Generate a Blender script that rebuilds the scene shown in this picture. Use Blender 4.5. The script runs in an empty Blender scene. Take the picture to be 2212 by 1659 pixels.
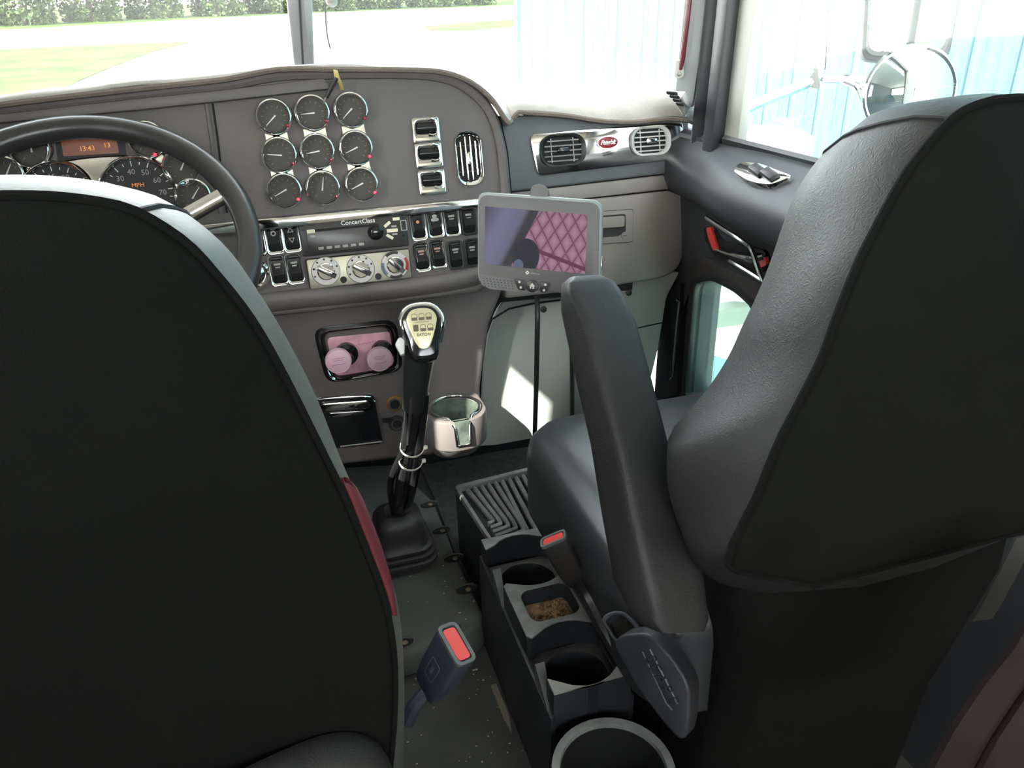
import bpy, bmesh, math, random
from mathutils import Vector, Matrix, noise
random.seed(7)
sc = bpy.context.scene
COL = sc.collection
R = math.radians

# ------------------------------------------------------------------ camera
PW, PH, FPX = 2212.0, 1659.0, 1661.0
CAMP = Vector((-0.10, 0.0, 1.05))
ROT = Matrix.Rotation(R(-17), 3, 'Z') @ Matrix.Rotation(R(90 - 26), 3, 'X') @ Matrix.Rotation(R(-1.4), 3, 'Z')
cam_d = bpy.data.cameras.new('camera')
cam = bpy.data.objects.new('camera', cam_d)
COL.objects.link(cam)
cam.matrix_world = Matrix.Translation(CAMP) @ ROT.to_4x4()
cam_d.sensor_fit = 'HORIZONTAL'
cam_d.sensor_width = 36.0
cam_d.lens = 36.0 * FPX / PW
cam_d.clip_start = 0.02
cam_d.clip_end = 500
sc.camera = cam

# ------------------------------------------------------------------ sky, sun, exposure
SUN_AZ, SUN_EL = 130.0, 38.0        # degrees left of straight ahead, height
w = bpy.data.worlds.new('sky')
sc.world = w
w.use_nodes = True
nt = w.node_tree
sky = nt.nodes.new('ShaderNodeTexSky')
sky.sky_type = 'NISHITA'
sky.sun_disc = False
sky.sun_elevation = R(SUN_EL)
sky.sun_rotation = R(-SUN_AZ)
sky.air_density = 1.2
sky.dust_density = 2.0
bg = nt.nodes['Background']
bg.inputs['Strength'].default_value = 0.56
hs = nt.nodes.new('ShaderNodeHueSaturation')      # thin bright haze: a paler sky
hs.inputs['Saturation'].default_value = 0.14
nt.links.new(sky.outputs[0], hs.inputs['Color'])
nt.links.new(hs.outputs[0], bg.inputs[0])
sd = bpy.data.lights.new('sun', 'SUN')
sd.energy = 4.2
sd.angle = R(0.55)
sd.color = (1.0, 0.96, 0.88)
sun = bpy.data.objects.new('sun', sd)
COL.objects.link(sun)
sdir = Vector((-math.sin(R(SUN_AZ)) * math.cos(R(SUN_EL)), math.cos(R(SUN_AZ)) * math.cos(R(SUN_EL)), math.sin(R(SUN_EL))))
sun.rotation_euler = sdir.to_track_quat('Z', 'Y').to_euler()
vs = sc.view_settings
vs.view_transform = 'Standard'
vs.look = 'None'
vs.gamma = 1.0
vs.use_curve_mapping = False
vs.exposure = 2.65
sc.cycles.max_bounces = 10
sc.cycles.diffuse_bounces = 6
sc.cycles.transparent_max_bounces = 16
sc.cycles.sample_clamp_indirect = 6.0
sc.cycles.caustics_reflective = False
sc.cycles.caustics_refractive = False
sc.cycles.use_denoising = True

# ------------------------------------------------------------------ measuring helpers
def ray(px, py):
    return ROT @ Vector(((px - PW / 2) / FPX, -(py - PH / 2) / FPX, -1.0))
def at(px, py, d):
    return CAMP + ray(px, py) * d
def onp(px, py, p0, n):
    r = ray(px, py)
    return CAMP + r * ((p0 - CAMP).dot(n) / r.dot(n))
def proj(p):
    q = ROT.transposed() @ (p - CAMP)
    return Vector((PW / 2 - FPX * q.x / q.z, PH / 2 + FPX * q.y / q.z))
def onz(px, py, z): return onp(px, py, Vector((0, 0, z)), Vector((0, 0, 1)))
def ony(px, py, y): return onp(px, py, Vector((0, y, 0)), Vector((0, 1, 0)))
def onx(px, py, x): return onp(px, py, Vector((x, 0, 0)), Vector((1, 0, 0)))

class Frame:
    """a flat working face in the cab: u to the right, v up the face, w out towards the seats"""
    def __init__(s, o, n, up=Vector((0, 0, 1)), right=None):
        s.n = n.normalized()
        if right is not None:
            s.u = (right - s.n * right.dot(s.n)).normalized()
            s.v = s.n.cross(s.u)
        else:
            s.u = up.cross(s.n).normalized()
            s.v = s.n.cross(s.u)
        s.o = o.copy()
        s.M = Matrix(((s.u.x, s.v.x, s.n.x, o.x), (s.u.y, s.v.y, s.n.y, o.y), (s.u.z, s.v.z, s.n.z, o.z), (0, 0, 0, 1)))
    def uv(s, px, py, w=0.0):
        p = onp(px, py, s.o + s.n * w, s.n) - s.o
        return (p.dot(s.u), p.dot(s.v))
    def pt(s, px, py, w=0.0):
        return onp(px, py, s.o + s.n * w, s.n)
    def sub(s, px, py, w=0.0, ang=0.0):
        """matrix of a child frame whose origin sits at that spot of the face"""
        p = s.pt(px, py, w)
        m = s.M.copy()
        m.translation = p
        return m @ Matrix.Rotation(R(ang), 4, 'Z')
    def poly(s, pts, w=0.0): return [s.uv(x, y, w) for x, y in pts]

# ------------------------------------------------------------------ 2d outlines
def rrect(w, h, r, n=5, cx=0, cy=0):
    r = min(r, w / 2 - 1e-5, h / 2 - 1e-5)
    o = []
    for sx, sy, a0 in ((1, 1, 0), (-1, 1, 90), (-1, -1, 180), (1, -1, 270)):
        for k in range(n + 1):
            a = R(a0 + 90.0 * k / n)
            o.append((cx + sx * (w / 2 - r) + r * math.cos(a), cy + sy * (h / 2 - r) + r * math.sin(a)))
    return o
def circ(r, n=24, cx=0, cy=0, ry=None, a0=0):
    ry = r if ry is None else ry
    return [(cx + r * math.cos(a0 + 2 * math.pi * k / n), cy + ry * math.sin(a0 + 2 * math.pi * k / n)) for k in range(n)]
def rpoly(pts, r, n=4):
    """round the corners of a polygon"""
    o = []
    m = len(pts)
    for i in range(m):
        a, b, c = Vector(pts[i - 1]), Vector(pts[i]), Vector(pts[(i + 1) % m])
        ri = r[i] if isinstance(r, (list, tuple)) else r
        d1, d2 = (a - b), (c - b)
        l = min(ri, d1.length * .48, d2.length * .48)
        p, q = b + d1.normalized() * l, b + d2.normalized() * l
        for k in range(n + 1):
            t = k / n
            o.append(tuple((1 - t) ** 2 * p + 2 * t * (1 - t) * b + t * t * q))
    return o
def smooth_line(pts, n=6, closed=False):
    """Catmull-Rom through points (any dimension)"""
    P = [Vector(p) for p in pts]
    m = len(P)
    o = []
    for i in range(m if closed else m - 1):
        p0 = P[(i - 1) % m] if (closed or i) else P[0]
        p1, p2 = P[i], P[(i + 1) % m]
        p3 = P[(i + 2) % m] if (closed or i + 2 < m) else P[-1]
        for k in range(n):
            t = k / n
            o.append(0.5 * ((2 * p1) + (p2 - p0) * t + (2 * p0 - 5 * p1 + 4 * p2 - p3) * t * t + (3 * p1 - p0 - 3 * p2 + p3) * t ** 3))
    if not closed: o.append(P[-1])
    return o
def by_angle(poly, n, c=(0, 0)):
    """resample an outline (star shaped about c) at n even angles"""
    o = []
    m = len(poly)
    for k in range(n):
        a = 2 * math.pi * k / n
        dx, dy = math.cos(a), math.sin(a)
        best = None
        for i in range(m):
            x1, y1 = poly[i][0] - c[0], poly[i][1] - c[1]
            x2, y2 = poly[(i + 1) % m][0] - c[0], poly[(i + 1) % m][1] - c[1]
            den = dx * (y2 - y1) - dy * (x2 - x1)
            if abs(den) < 1e-12: continue
            t = (x1 * (y2 - y1) - y1 * (x2 - x1)) / den
            s_ = (x1 * dy - y1 * dx) / den
            if t > 0 and -1e-6 <= s_ <= 1 + 1e-6:
                if best is None or t > best: best = t
        best = best or 0.001
        o.append((c[0] + dx * best, c[1] + dy * best))
    return o

# ------------------------------------------------------------------ mesh builder
class MB:
    def __init__(s): s.V = []; s.F = []
    def add(s, v, f):
        b = len(s.V)
        s.V += [tuple(p) for p in v]
        s.F += [tuple(b + i for i in q) for q in f]
        return s
    def box(s, c, d, M=None):
        v = [Vector((c[0] + x * d[0] / 2, c[1] + y * d[1] / 2, c[2] + z * d[2] / 2)) for x in (-1, 1) for y in (-1, 1) for z in (-1, 1)]
        if M: v = [M @ p for p in v]
        return s.add(v, [(0, 1, 3, 2), (4, 6, 7, 5), (0, 4, 5, 1), (2, 3, 7, 6), (0, 2, 6, 4), (1, 5, 7, 3)])
    def frust(s, p0, w0, p1, w1, cap=(True, True), M=None):
        n = len(p0)
        v = [Vector((x, y, w0)) for x, y in p0] + [Vector((x, y, w1)) for x, y in p1]
        if M: v = [M @ p for p in v]
        f = [(i, (i + 1) % n, n + (i + 1) % n, n + i) for i in range(n)]
        if cap[0]: f.append(tuple(range(n - 1, -1, -1)))
        if cap[1]: f.append(tuple(range(n, 2 * n)))
        return s.add(v, f)
    def prism(s, p, w0, w1, M=None): return s.frust(p, w0, p, w1, M=M)
    def ring(s, out, inn, w0, w1, w0i=None, w1i=None, M=None):
        n = len(out)
        w0i = w0 if w0i is None else w0i
        w1i = w1 if w1i is None else w1i
        v = [Vector((x, y, w0)) for x, y in out] + [Vector((x, y, w1)) for x, y in out] + [Vector((x, y, w1i)) for x, y in inn] + [Vector((x, y, w0i)) for x, y in inn]
        if M: v = [M @ p for p in v]
        f = []
        for a in range(4):
            b = (a + 1) % 4
            f += [(a * n + i, a * n + (i + 1) % n, b * n + (i + 1) % n, b * n + i) for i in range(n)]
        return s.add(v, f)
    def loft(s, secs, cap=(True, True), closed=True):
        n = len(secs[0])
        v = [p for q in secs for p in q]
        f = []
        for k in range(len(secs) - 1):
            for i in range(n if closed else n - 1):
                f.append((k * n + i, k * n + (i + 1) % n, (k + 1) * n + (i + 1) % n, (k + 1) * n + i))
        if cap[0]: f.append(tuple(range(n - 1, -1, -1)))
        if cap[1]: f.append(tuple(range((len(secs) - 1) * n, len(secs) * n)))
        return s.add(v, f)
    def lathe(s, prof, n=24, M=None, cap=(True, True), close=False):
        secs = []
        for r, w_ in prof:
            q = [Vector((r * math.cos(2 * math.pi * k / n), r * math.sin(2 * math.pi * k / n), w_)) for k in range(n)]
            if M: q = [M @ p for p in q]
            secs.append(q)
        if close: secs.append(secs[0])
        return s.loft(secs, cap=(False, False) if close else cap)
    def tube(s, pts, r, n=8, closed=False, cap=True, flat=1.0, up=None):
        P = [Vector(p) for p in pts]
        m = len(P)
        secs = []
        t0 = None
        for i in range(m):
            if closed: t = P[(i + 1) % m] - P[i - 1]
            else: t = P[min(i + 1, m - 1)] - P[max(i - 1, 0)]
            t.normalize()
            if up is not None:
                a = (Vector(up) - t * t.dot(Vector(up))).normalized()
            elif t0 is None:
                a = t.orthogonal().normalized()
            else:
                a = (a - t * t.dot(a)).normalized()
            t0 = t
            b = t.cross(a)
            rr = r[i] if isinstance(r, (list, tuple)) else r
            secs.append([P[i] + a * rr * math.cos(2 * math.pi * k / n) * flat + b * rr * math.sin(2 * math.pi * k / n) for k in range(n)])
        if closed:
            secs.append(secs[0])
            return s.loft(secs, cap=(False, False))
        return s.loft(secs, cap=(cap, cap))
    def sheet(s, rows):
        return s.loft(rows, cap=(False, False), closed=False)
    def mesh(s, name, smooth=35, bevel=0, bseg=2, recalc=True):
        me = bpy.data.meshes.new(name)
        me.from_pydata(s.V, [], s.F)
        bm = bmesh.new()
        bm.from_mesh(me)
        bmesh.ops.remove_doubles(bm, verts=bm.verts, dist=1e-6)
        if recalc: bmesh.ops.recalc_face_normals(bm, faces=bm.faces)
        if bevel:
            ed = [e for e in bm.edges if len(e.link_faces) == 2 and e.calc_face_angle(0) > R(38)]
            if ed: bmesh.ops.bevel(bm, geom=ed, offset=bevel, offset_type='OFFSET', segments=bseg, profile=.5, affect='EDGES', clamp_overlap=True)
        bm.to_mesh(me)
        bm.free()
        if smooth:
            me.polygons.foreach_set('use_smooth', [True] * len(me.polygons))
            me.set_sharp_from_angle(angle=R(smooth))
        me.update()
        return me
    def build(s, name, mat, parent=None, M=None, smooth=35, bevel=0, bseg=2, label=None, kind=None, sub=0, solid=0):
        me = s.mesh(name, smooth, bevel, bseg)
        me.materials.append(mat)
        return put(me, name, parent, M, label, kind, sub, solid)

WM = {}
def put(me, name, parent=None, M=None, label=None, kind=None, sub=0, solid=0):
    o = bpy.data.objects.new(name, me)
    COL.objects.link(o)
    M = M.copy() if M is not None else Matrix.Identity(4)
    o.matrix_basis = M
    if parent is not None:
        o.parent = parent
        o.matrix_parent_inverse = WM[parent.name].inverted()
    WM[o.name] = M
    if label: o['label'] = label
    if kind: o['kind'] = kind
    if solid:
        m = o.modifiers.new('thick', 'SOLIDIFY'); m.thickness = solid; m.offset = 0
    if sub:
        m = o.modifiers.new('round', 'SUBSURF'); m.levels = sub; m.render_levels = sub
    return o
def tag(o, label=None, cat=None, group=None, kind=None):
    if label: o['label'] = label
    if cat: o['category'] = cat
    if group: o['group'] = group
    if kind: o['kind'] = kind
    return o
def thing(name, label, cat, loc, group=None, kind=None):
    o = bpy.data.objects.new(name, None)
    o.empty_display_size = .05
    COL.objects.link(o)
    o.location = loc
    WM[o.name] = Matrix.Translation(Vector(loc))
    return tag(o, label, cat, group, kind)
def text_mesh(txt, size, ext=.0004, align='CENTER', shear=0, space=1.0, bold=0.0):
    c = bpy.data.curves.new('txt', 'FONT')
    c.body = txt; c.size = size; c.extrude = ext; c.align_x = align; c.align_y = 'CENTER'; c.shear = shear; c.resolution_u = 2
    c.space_character = space; c.offset = bold
    o = bpy.data.objects.new('txt', c)
    COL.objects.link(o)
    dg = bpy.context.evaluated_depsgraph_get()
    me = bpy.data.meshes.new_from_object(o.evaluated_get(dg))
    bpy.data.objects.remove(o)
    bpy.data.curves.remove(c)
    return me
def text(txt, size, mat, parent, M, name='lettering', **k):
    me = text_mesh(txt, size, **k)
    me.materials.clear(); me.materials.append(mat)
    return put(me, name, parent, M)
def T(x=0, y=0, z=0): return Matrix.Translation((x, y, z))
def RZ(a): return Matrix.Rotation(R(a), 4, 'Z')

# ------------------------------------------------------------------ materials
def srgb(r, g, b):
    f = lambda c: ((c / 255 + .055) / 1.055) ** 2.4 if c > 10 else c / 255 / 12.92
    return (f(r), f(g), f(b), 1)
def mat(name, col, rough=.5, metal=0, bump=None, var=0, vscale=8, spec=.5, coat=0, emis=None, estr=0):
    """bump = (kind, scale, strength, distance)"""
    m = bpy.data.materials.new(name)
    m.use_nodes = True
    t = m.node_tree
    p = t.nodes['Principled BSDF']
    p.inputs['Base Color'].default_value = col
    p.inputs['Roughness'].default_value = rough
    p.inputs['Metallic'].default_value = metal
    p.inputs['Specular IOR Level'].default_value = spec
    p.inputs['Coat Weight'].default_value = coat
    if emis:
        p.inputs['Emission Color'].default_value = emis
        p.inputs['Emission Strength'].default_value = estr
    tc = t.nodes.new('ShaderNodeTexCoord')
    if var:
        n = t.nodes.new('ShaderNodeTexNoise')
        n.inputs['Scale'].default_value = vscale
        n.inputs['Detail'].default_value = 5
        t.links.new(tc.outputs['Object'], n.inputs['Vector'])
        r = t.nodes.new('ShaderNodeValToRGB')
        r.color_ramp.elements[0].position = .35
        r.color_ramp.elements[1].position = .68
        r.color_ramp.elements[0].color = (col[0] * (1 - var), col[1] * (1 - var), col[2] * (1 - var), 1)
        r.color_ramp.elements[1].color = (min(1, col[0] * (1 + var)), min(1, col[1] * (1 + var)), min(1, col[2] * (1 + var)), 1)
        t.links.new(n.outputs['Fac'], r.inputs['Fac'])
        t.links.new(r.outputs['Color'], p.inputs['Base Color'])
    if bump:
        kind, s_, st, di = bump
        if kind == 'vor':
            b = t.nodes.new('ShaderNodeTexVoronoi'); b.feature = 'DISTANCE_TO_EDGE'; out = b.outputs['Distance']
            q = t.nodes.new('ShaderNodeTexNoise'); q.inputs['Scale'].default_value = s_ * .25
            mx = t.nodes.new('ShaderNodeVectorMath'); mx.operation = 'MULTIPLY_ADD'
            mx.inputs[1].default_value = (.03,) * 3
            t.links.new(tc.outputs['Object'], q.inputs['Vector'])
            t.links.new(q.outputs['Color'], mx.inputs[0]); t.links.new(tc.outputs['Object'], mx.inputs[2])
            t.links.new(mx.outputs[0], b.inputs['Vector'])
        else:
            b = t.nodes.new('ShaderNodeTexNoise'); b.inputs['Detail'].default_value = 4; out = b.outputs['Fac']
            t.links.new(tc.outputs['Object'], b.inputs['Vector'])
        b.inputs['Scale'].default_value = s_
        bu = t.nodes.new('ShaderNodeBump')
        bu.inputs['Strength'].default_value = st
        bu.inputs['Distance'].default_value = di
        t.links.new(out, bu.inputs['Height'])
        t.links.new(bu.outputs[0], p.inputs['Normal'])
    return m
DASH = mat('dash_plastic', (.14, .118, .113, 1), .55, bump=('noise', 900, .25, .0006), var=.06)
PAD = mat('dash_pad_grey', (.12, .122, .128, 1), .5, bump=('noise', 900, .3, .0006), var=.05)
GLOVE = mat('glovebox_plastic', (.25, .222, .21, 1), .5, bump=('noise', 900, .25, .0006), var=.04)
KICK = mat('grey_kick_panel', (.3, .31, .285, 1), .6, var=.06)
BLACKP = mat('black_plastic', (.02, .02, .021, 1), .38, bump=('noise', 700, .2, .0004))
BLACKG = mat('black_gloss', (.012, .012, .013, 1), .15)
DARKIN = mat('dark_hollow', (.01, .01, .01, 1), .8)
CHROME = mat('chrome', (.86, .85, .83, 1), .07, 1)
SATIN = mat('satin_chrome', (.9, .89, .86, 1), .2, 1)
BRUSH = mat('brushed_plate', (.36, .335, .27, 1), .42, 1, var=.08, vscale=30)
DULLMET = mat('dull_steel', (.33, .31, .29, 1), .45, 1)
MATW = mat('mat_fabric', (.62, .58, .54, 1), .95, bump=('noise', 500, .6, .002), var=.06, vscale=40)
MATE = mat('mat_edge', (.2, .16, .13, 1), .95, bump=('noise', 600, .8, .002))
LEATH = mat('seat_leather', (.023, .0225, .022, 1), .52, spec=.35, bump=('vor', 240, .3, .0012), var=.08)
LEATHD = mat('driver_leather', (.11, .117, .105, 1), .5, bump=('noise', 220, .35, .0012), var=.06)
RSTRIP = mat('strip_red', (.14, .022, .03, 1), .5)
CUSH = mat('cushion_leather', (.05, .053, .058, 1), .33, bump=('noise', 150, .2, .001))
FABB = mat('seat_back_fabric', (.0065, .007, .006, 1), .95, spec=.12, bump=('noise', 600, .5, .001), var=.1)
RUBBER = mat('floor_rubber', (.048, .05, .043, 1), .75, bump=('noise', 300, .4, .001), var=.18, vscale=14)
COVER = mat('tunnel_cover', (.075, .08, .07, 1), .65, bump=('noise', 200, .3, .001), var=.12, vscale=12)
CARPET = mat('black_carpet', (.05, .05, .043, 1), .95, bump=('noise', 350, 1, .003), var=.3, vscale=60)
BOOT = mat('boot_rubber', (.035, .033, .032, 1), .5, var=.15)
CONS = mat('console_plastic', (.024, .026, .031, 1), .42, bump=('noise', 250, .2, .0006), var=.2, vscale=30)
CONSL = mat('console_rim', (.12, .125, .125, 1), .42, var=.2, vscale=40)
CONSR = mat('pale_grey_rim', (.2, .205, .2, 1), .45, var=.2, vscale=40)  # paler grey for the console's top faces and ribs
DIRT = mat('dry_dirt', (.3, .18, .1, 1), .95, bump=('noise', 200, 1, .003), var=.5, vscale=90)
DIAL = mat('dial_face', (.1, .09, .082, 1), .7, spec=.25)  # grey stands in for the haze of glass reflections
DIALK = mat('dial_black', (.035, .034, .034, 1), .6, spec=.3)
WHITE = mat('white_print', (.8, .78, .74, 1), .5)
GREYP = mat('grey_print', (.35, .33, .31, 1), .5)
CREAM = mat('cream_button', (.78, .7, .5, 1), .4)
ORANGE = mat('orange_print', (.9, .25, .05, 1), .5, emis=(1, .28, .05, 1), estr=.03)
LCD = mat('lcd_amber', (.12, .045, .025, 1), .4, emis=(1, .2, .05, 1), estr=.012)
LCDT = mat('lcd_digits', (.8, .3, .06, 1), .4, emis=(1, .4, .06, 1), estr=.08)
REDL = mat('red_lamp', (.8, .01, .03, 1), .2, emis=(1, .02, .06, 1), estr=.3)
REDD = mat('red_lens', (.35, .01, .02, 1), .2)
REDP = mat('red_plastic_and_reflection', (.75, .06, .05, 1), .35)
PINK = mat('pink_plate', (.85, .42, .52, 1), .35, var=.22, vscale=28)
PINKK = mat('pink_knob', (.8, .5, .6, 1), .5)
PINKI = mat('pink_ink', (.5, .2, .32, 1), .5)
GOLD = mat('gold_badge', (.62, .57, .36, 1), .35, .4)
SHIFTT = mat('shift_print', (.1, .085, .05, 1), .5)
TABG = mat('tablet_grey', (.13, .125, .125, 1), .5, bump=('noise', 800, .2, .0004))
TABL = mat('tablet_shell', (.3, .33, .33, 1), .4)
OFFW = mat('off_white_plastic', (.6, .6, .58, 1), .4)
ZIP = mat('zip_tie', (.62, .56, .5, 1), .5)
SOCK = mat('socket_amber', (.25, .12, .03, 1), .4)
CUPIN = mat('cup_liner', (.09, .11, .09, 1), .35, var=.4, vscale=60)
SHIELD = mat('shield_plastic', (.02, .021, .027, 1), .5, bump=('noise', 120, .3, .0008), var=.3, vscale=25)
BUCK = mat('buckle_plastic', (.045, .05, .075, 1), .4, bump=('noise', 200, .2, .0005))
WEB = mat('belt_webbing', (.025, .025, .022, 1), .8)
DOORP = mat('door_plastic', (.042, .044, .05, 1), .5, bump=('noise', 700, .3, .0006))
DOORB = mat('door_brown', (.05, .042, .04, 1), .6)
PILG = mat('pillar_grey', (.34, .36, .36, 1), .5)
PILD = mat('pillar_dark', (.045, .047, .052, 1), .4)
SEAL = mat('window_seal', (.5, .5, .45, 1), .6)
BURG = mat('burgundy_leather', (.22, .035, .05, 1), .45, bump=('noise', 60, .3, .004))
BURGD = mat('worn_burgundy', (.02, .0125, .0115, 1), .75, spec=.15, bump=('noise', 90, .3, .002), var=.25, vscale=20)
ROOF = mat('headliner', (.62, .58, .52, 1), .9)
WPAINT = mat('white_paint', (.8, .8, .8, 1), .25, coat=.5)
MIRR = mat('mirror_glass', (.9, .92, .95, 1), .02, 1)
GRAVEL = mat('pale_gravel', (.5, .48, .44, 1), .95, bump=('noise', 12, .5, .02), var=.12, vscale=3)
ROAD = mat('pale_road', (.5, .5, .51, 1), .9, var=.05, vscale=1)
GRASS = mat('grass', (.026, .05, .006, 1), .95, var=.5, vscale=.7, spec=.1)
LEAF = mat('leaves', (.022, .036, .009, 1), .7, var=.6, vscale=.6, spec=.2)
BARK = mat('bark', (.06, .045, .035, 1), .9)
def plank_mat():
    m = mat('blue_paint_planks', (.3, .5, .62, 1), .9, spec=.05)
    t = m.node_tree; p = t.nodes['Principled BSDF']
    tc = t.nodes.new('ShaderNodeTexCoord'); mp = t.nodes.new('ShaderNodeMapping')
    mp.inputs['Scale'].default_value = (30, 30, 1.2)
    n = t.nodes.new('ShaderNodeTexNoise'); n.inputs['Scale'].default_value = 1.6; n.inputs['Detail'].default_value = 6; n.inputs['Roughness'].default_value = .7
    r = t.nodes.new('ShaderNodeValToRGB')
    e = r.color_ramp.elements
    e[0].position = .30; e[0].color = (.01, .026, .038, 1)
    e[1].position = .42; e[1].color = (.042, .082, .098, 1)
    e.new(.7).color = (.058, .105, .122, 1)
    t.links.new(tc.outputs['Object'], mp.inputs['Vector']); t.links.new(mp.outputs[0], n.inputs['Vector'])
    t.links.new(n.outputs['Fac'], r.inputs['Fac']); t.links.new(r.outputs[0], p.inputs['Base Color'])
    return m
PLANK = plank_mat()
def glass_mat(name, tint, gl=.06, haze=0.0):
    m = bpy.data.materials.new(name); m.use_nodes = True
    t = m.node_tree; t.nodes.remove(t.nodes['Principled BSDF'])
    out = t.nodes['Material Output']
    tr = t.nodes.new('ShaderNodeBsdfTransparent'); tr.inputs[0].default_value = tint
    g = t.nodes.new('ShaderNodeBsdfGlossy'); g.inputs['Roughness'].default_value = .02
    lw_ = t.nodes.new('ShaderNodeLayerWeight'); pw = t.nodes.new('ShaderNodeMath'); pw.operation = 'POWER'; pw.inputs[1].default_value = 5
    t.links.new(lw_.outputs['Facing'], pw.inputs[0])
    fr = t.nodes.new('ShaderNodeMath'); fr.operation = 'MULTIPLY_ADD'; fr.inputs[1].default_value = .5; fr.inputs[2].default_value = .03
    t.links.new(pw.outputs[0], fr.inputs[0])
    mx = t.nodes.new('ShaderNodeMixShader')
    t.links.new(fr.outputs[0], mx.inputs[0]); t.links.new(tr.outputs[0], mx.inputs[1]); t.links.new(g.outputs[0], mx.inputs[2])
    last = mx
    if haze:
        df = t.nodes.new('ShaderNodeBsdfTranslucent'); df.inputs[0].default_value = (.9, .9, .88, 1)
        n = t.nodes.new('ShaderNodeTexNoise'); n.inputs['Scale'].default_value = 5; n.inputs['Detail'].default_value = 6
        mr = t.nodes.new('ShaderNodeMapRange'); mr.inputs[1].default_value = .3; mr.inputs[2].default_value = .8; mr.inputs[3].default_value = haze * .4; mr.inputs[4].default_value = haze
        tc = t.nodes.new('ShaderNodeTexCoord'); t.links.new(tc.outputs['Object'], n.inputs['Vector']); t.links.new(n.outputs['Fac'], mr.inputs[0])
        m2 = t.nodes.new('ShaderNodeMixShader'); t.links.new(mr.outputs[0], m2.inputs[0]); t.links.new(last.outputs[0], m2.inputs[1]); t.links.new(df.outputs[0], m2.inputs[2])
        last = m2
    t.links.new(last.outputs[0], out.inputs[0])
    return m
GLASS = glass_mat('window_glass', (.94, .97, .96, 1), haze=.02)
GLASSG = glass_mat('green_glass', (.78, .93, .86, 1), haze=.03)
def screen_mat():
    """what the tablet screen shows: violet-grey left, dark post, rose quilted leather right"""
    m = mat('tablet_screen', (.02, .02, .02, 1), .12)
    t = m.node_tree; p = t.nodes['Principled BSDF']
    tc = t.nodes.new('ShaderNodeTexCoord'); sp = t.nodes.new('ShaderNodeSeparateXYZ')
    t.links.new(tc.outputs['Object'], sp.inputs[0])
    def math_(op, a, b=None, c=None):
        n = t.nodes.new('ShaderNodeMath'); n.operation = op
        for i, q in enumerate((a, b, c)):
            if q is None: continue
            if isinstance(q, (int, float)): n.inputs[i].default_value = q
            else: t.links.new(q, n.inputs[i])
        return n.outputs[0]
    x, y = sp.outputs[0], sp.outputs[1]
    S = 0.0195
    a = math_('ADD', math_('MULTIPLY', x, 1 / S), math_('MULTIPLY', y, .62 / S))
    b = math_('SUBTRACT', math_('MULTIPLY', x, 1 / S), math_('MULTIPLY', y, .62 / S))
    da = math_('ABSOLUTE', math_('SUBTRACT', math_('FRACT', a), .5)); db = math_('ABSOLUTE', math_('SUBTRACT', math_('FRACT', b), .5))
    mx = math_('MAXIMUM', da, db)
    r = t.nodes.new('ShaderNodeValToRGB'); e = r.color_ramp.elements
    e[0].position = .1; e[0].color = (.36, .21, .29, 1); e[1].position = .5; e[1].color = (.1, .035, .06, 1); e.new(.42).color = (.27, .12, .18, 1)
    t.links.new(mx, r.inputs[0])
    # fold across the quilt
    fold = math_('ABSOLUTE', math_('ADD', math_('ADD', y, math_('MULTIPLY', x, .28)), .014))
    fm = math_('LESS_THAN', fold, .003)
    mixf = t.nodes.new('ShaderNodeMix'); mixf.data_type = 'RGBA'; mixf.inputs[7].default_value = (.12, .03, .06, 1)
    t.links.new(fm, mixf.inputs[0]); t.links.new(r.outputs[0], mixf.inputs[6])
    edge = math_('SUBTRACT', math_('SUBTRACT', x, math_('MULTIPLY', y, .42)), -.016)
    r2 = t.nodes.new('ShaderNodeValToRGB'); e = r2.color_ramp.elements
    e[0].position = 0; e[0].color = (.05, .045, .075, 1); e[1].position = 1; e[1].color = (.04, .035, .05, 1)
    e.new(.4).color = (.16, .15, .27, 1); e.new(.75).color = (.13, .125, .2, 1); e.new(.86).color = (.03, .028, .035, 1)
    t.links.new(math_('MULTIPLY_ADD', edge, 12, 1.0), r2.inputs[0])
    sel = math_('GREATER_THAN', edge, 0)
    mix = t.nodes.new('ShaderNodeMix'); mix.data_type = 'RGBA'
    t.links.new(sel, mix.inputs[0]); t.links.new(r2.outputs[0], mix.inputs[6]); t.links.new(mixf.outputs[2], mix.inputs[7])
    # reflected camera painted into the screen, dark shape low in the middle
    cx = math_('MULTIPLY', math_('ADD', x, .012), 1 / .021); cy = math_('MULTIPLY', math_('ADD', y, .026), 1 / .027)
    dd = math_('ADD', math_('MULTIPLY', cx, cx), math_('MULTIPLY', cy, cy))
    mk = math_('LESS_THAN', dd, 1)
    mix2 = t.nodes.new('ShaderNodeMix'); mix2.data_type = 'RGBA'; mix2.inputs[7].default_value = (.02, .018, .03, 1)
    t.links.new(mk, mix2.inputs[0]); t.links.new(mix.outputs[2], mix2.inputs[6])
    gx = math_('MULTIPLY', math_('ADD', x, .022), 1 / .008); gy = math_('MULTIPLY', math_('ADD', y, .041), 1 / .010)
    gg = math_('LESS_THAN', math_('ADD', math_('MULTIPLY', gx, gx), math_('MULTIPLY', gy, gy)), 1)
    mix3 = t.nodes.new('ShaderNodeMix'); mix3.data_type = 'RGBA'; mix3.inputs[7].default_value = (.1, .12, .2, 1)
    t.links.new(gg, mix3.inputs[0]); t.links.new(mix2.outputs[2], mix3.inputs[6])
    t.links.new(mix3.outputs[2], p.inputs['Emission Color'])
    p.inputs['Emission Strength'].default_value = .15
    return m
SCREEN = screen_mat()

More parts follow.
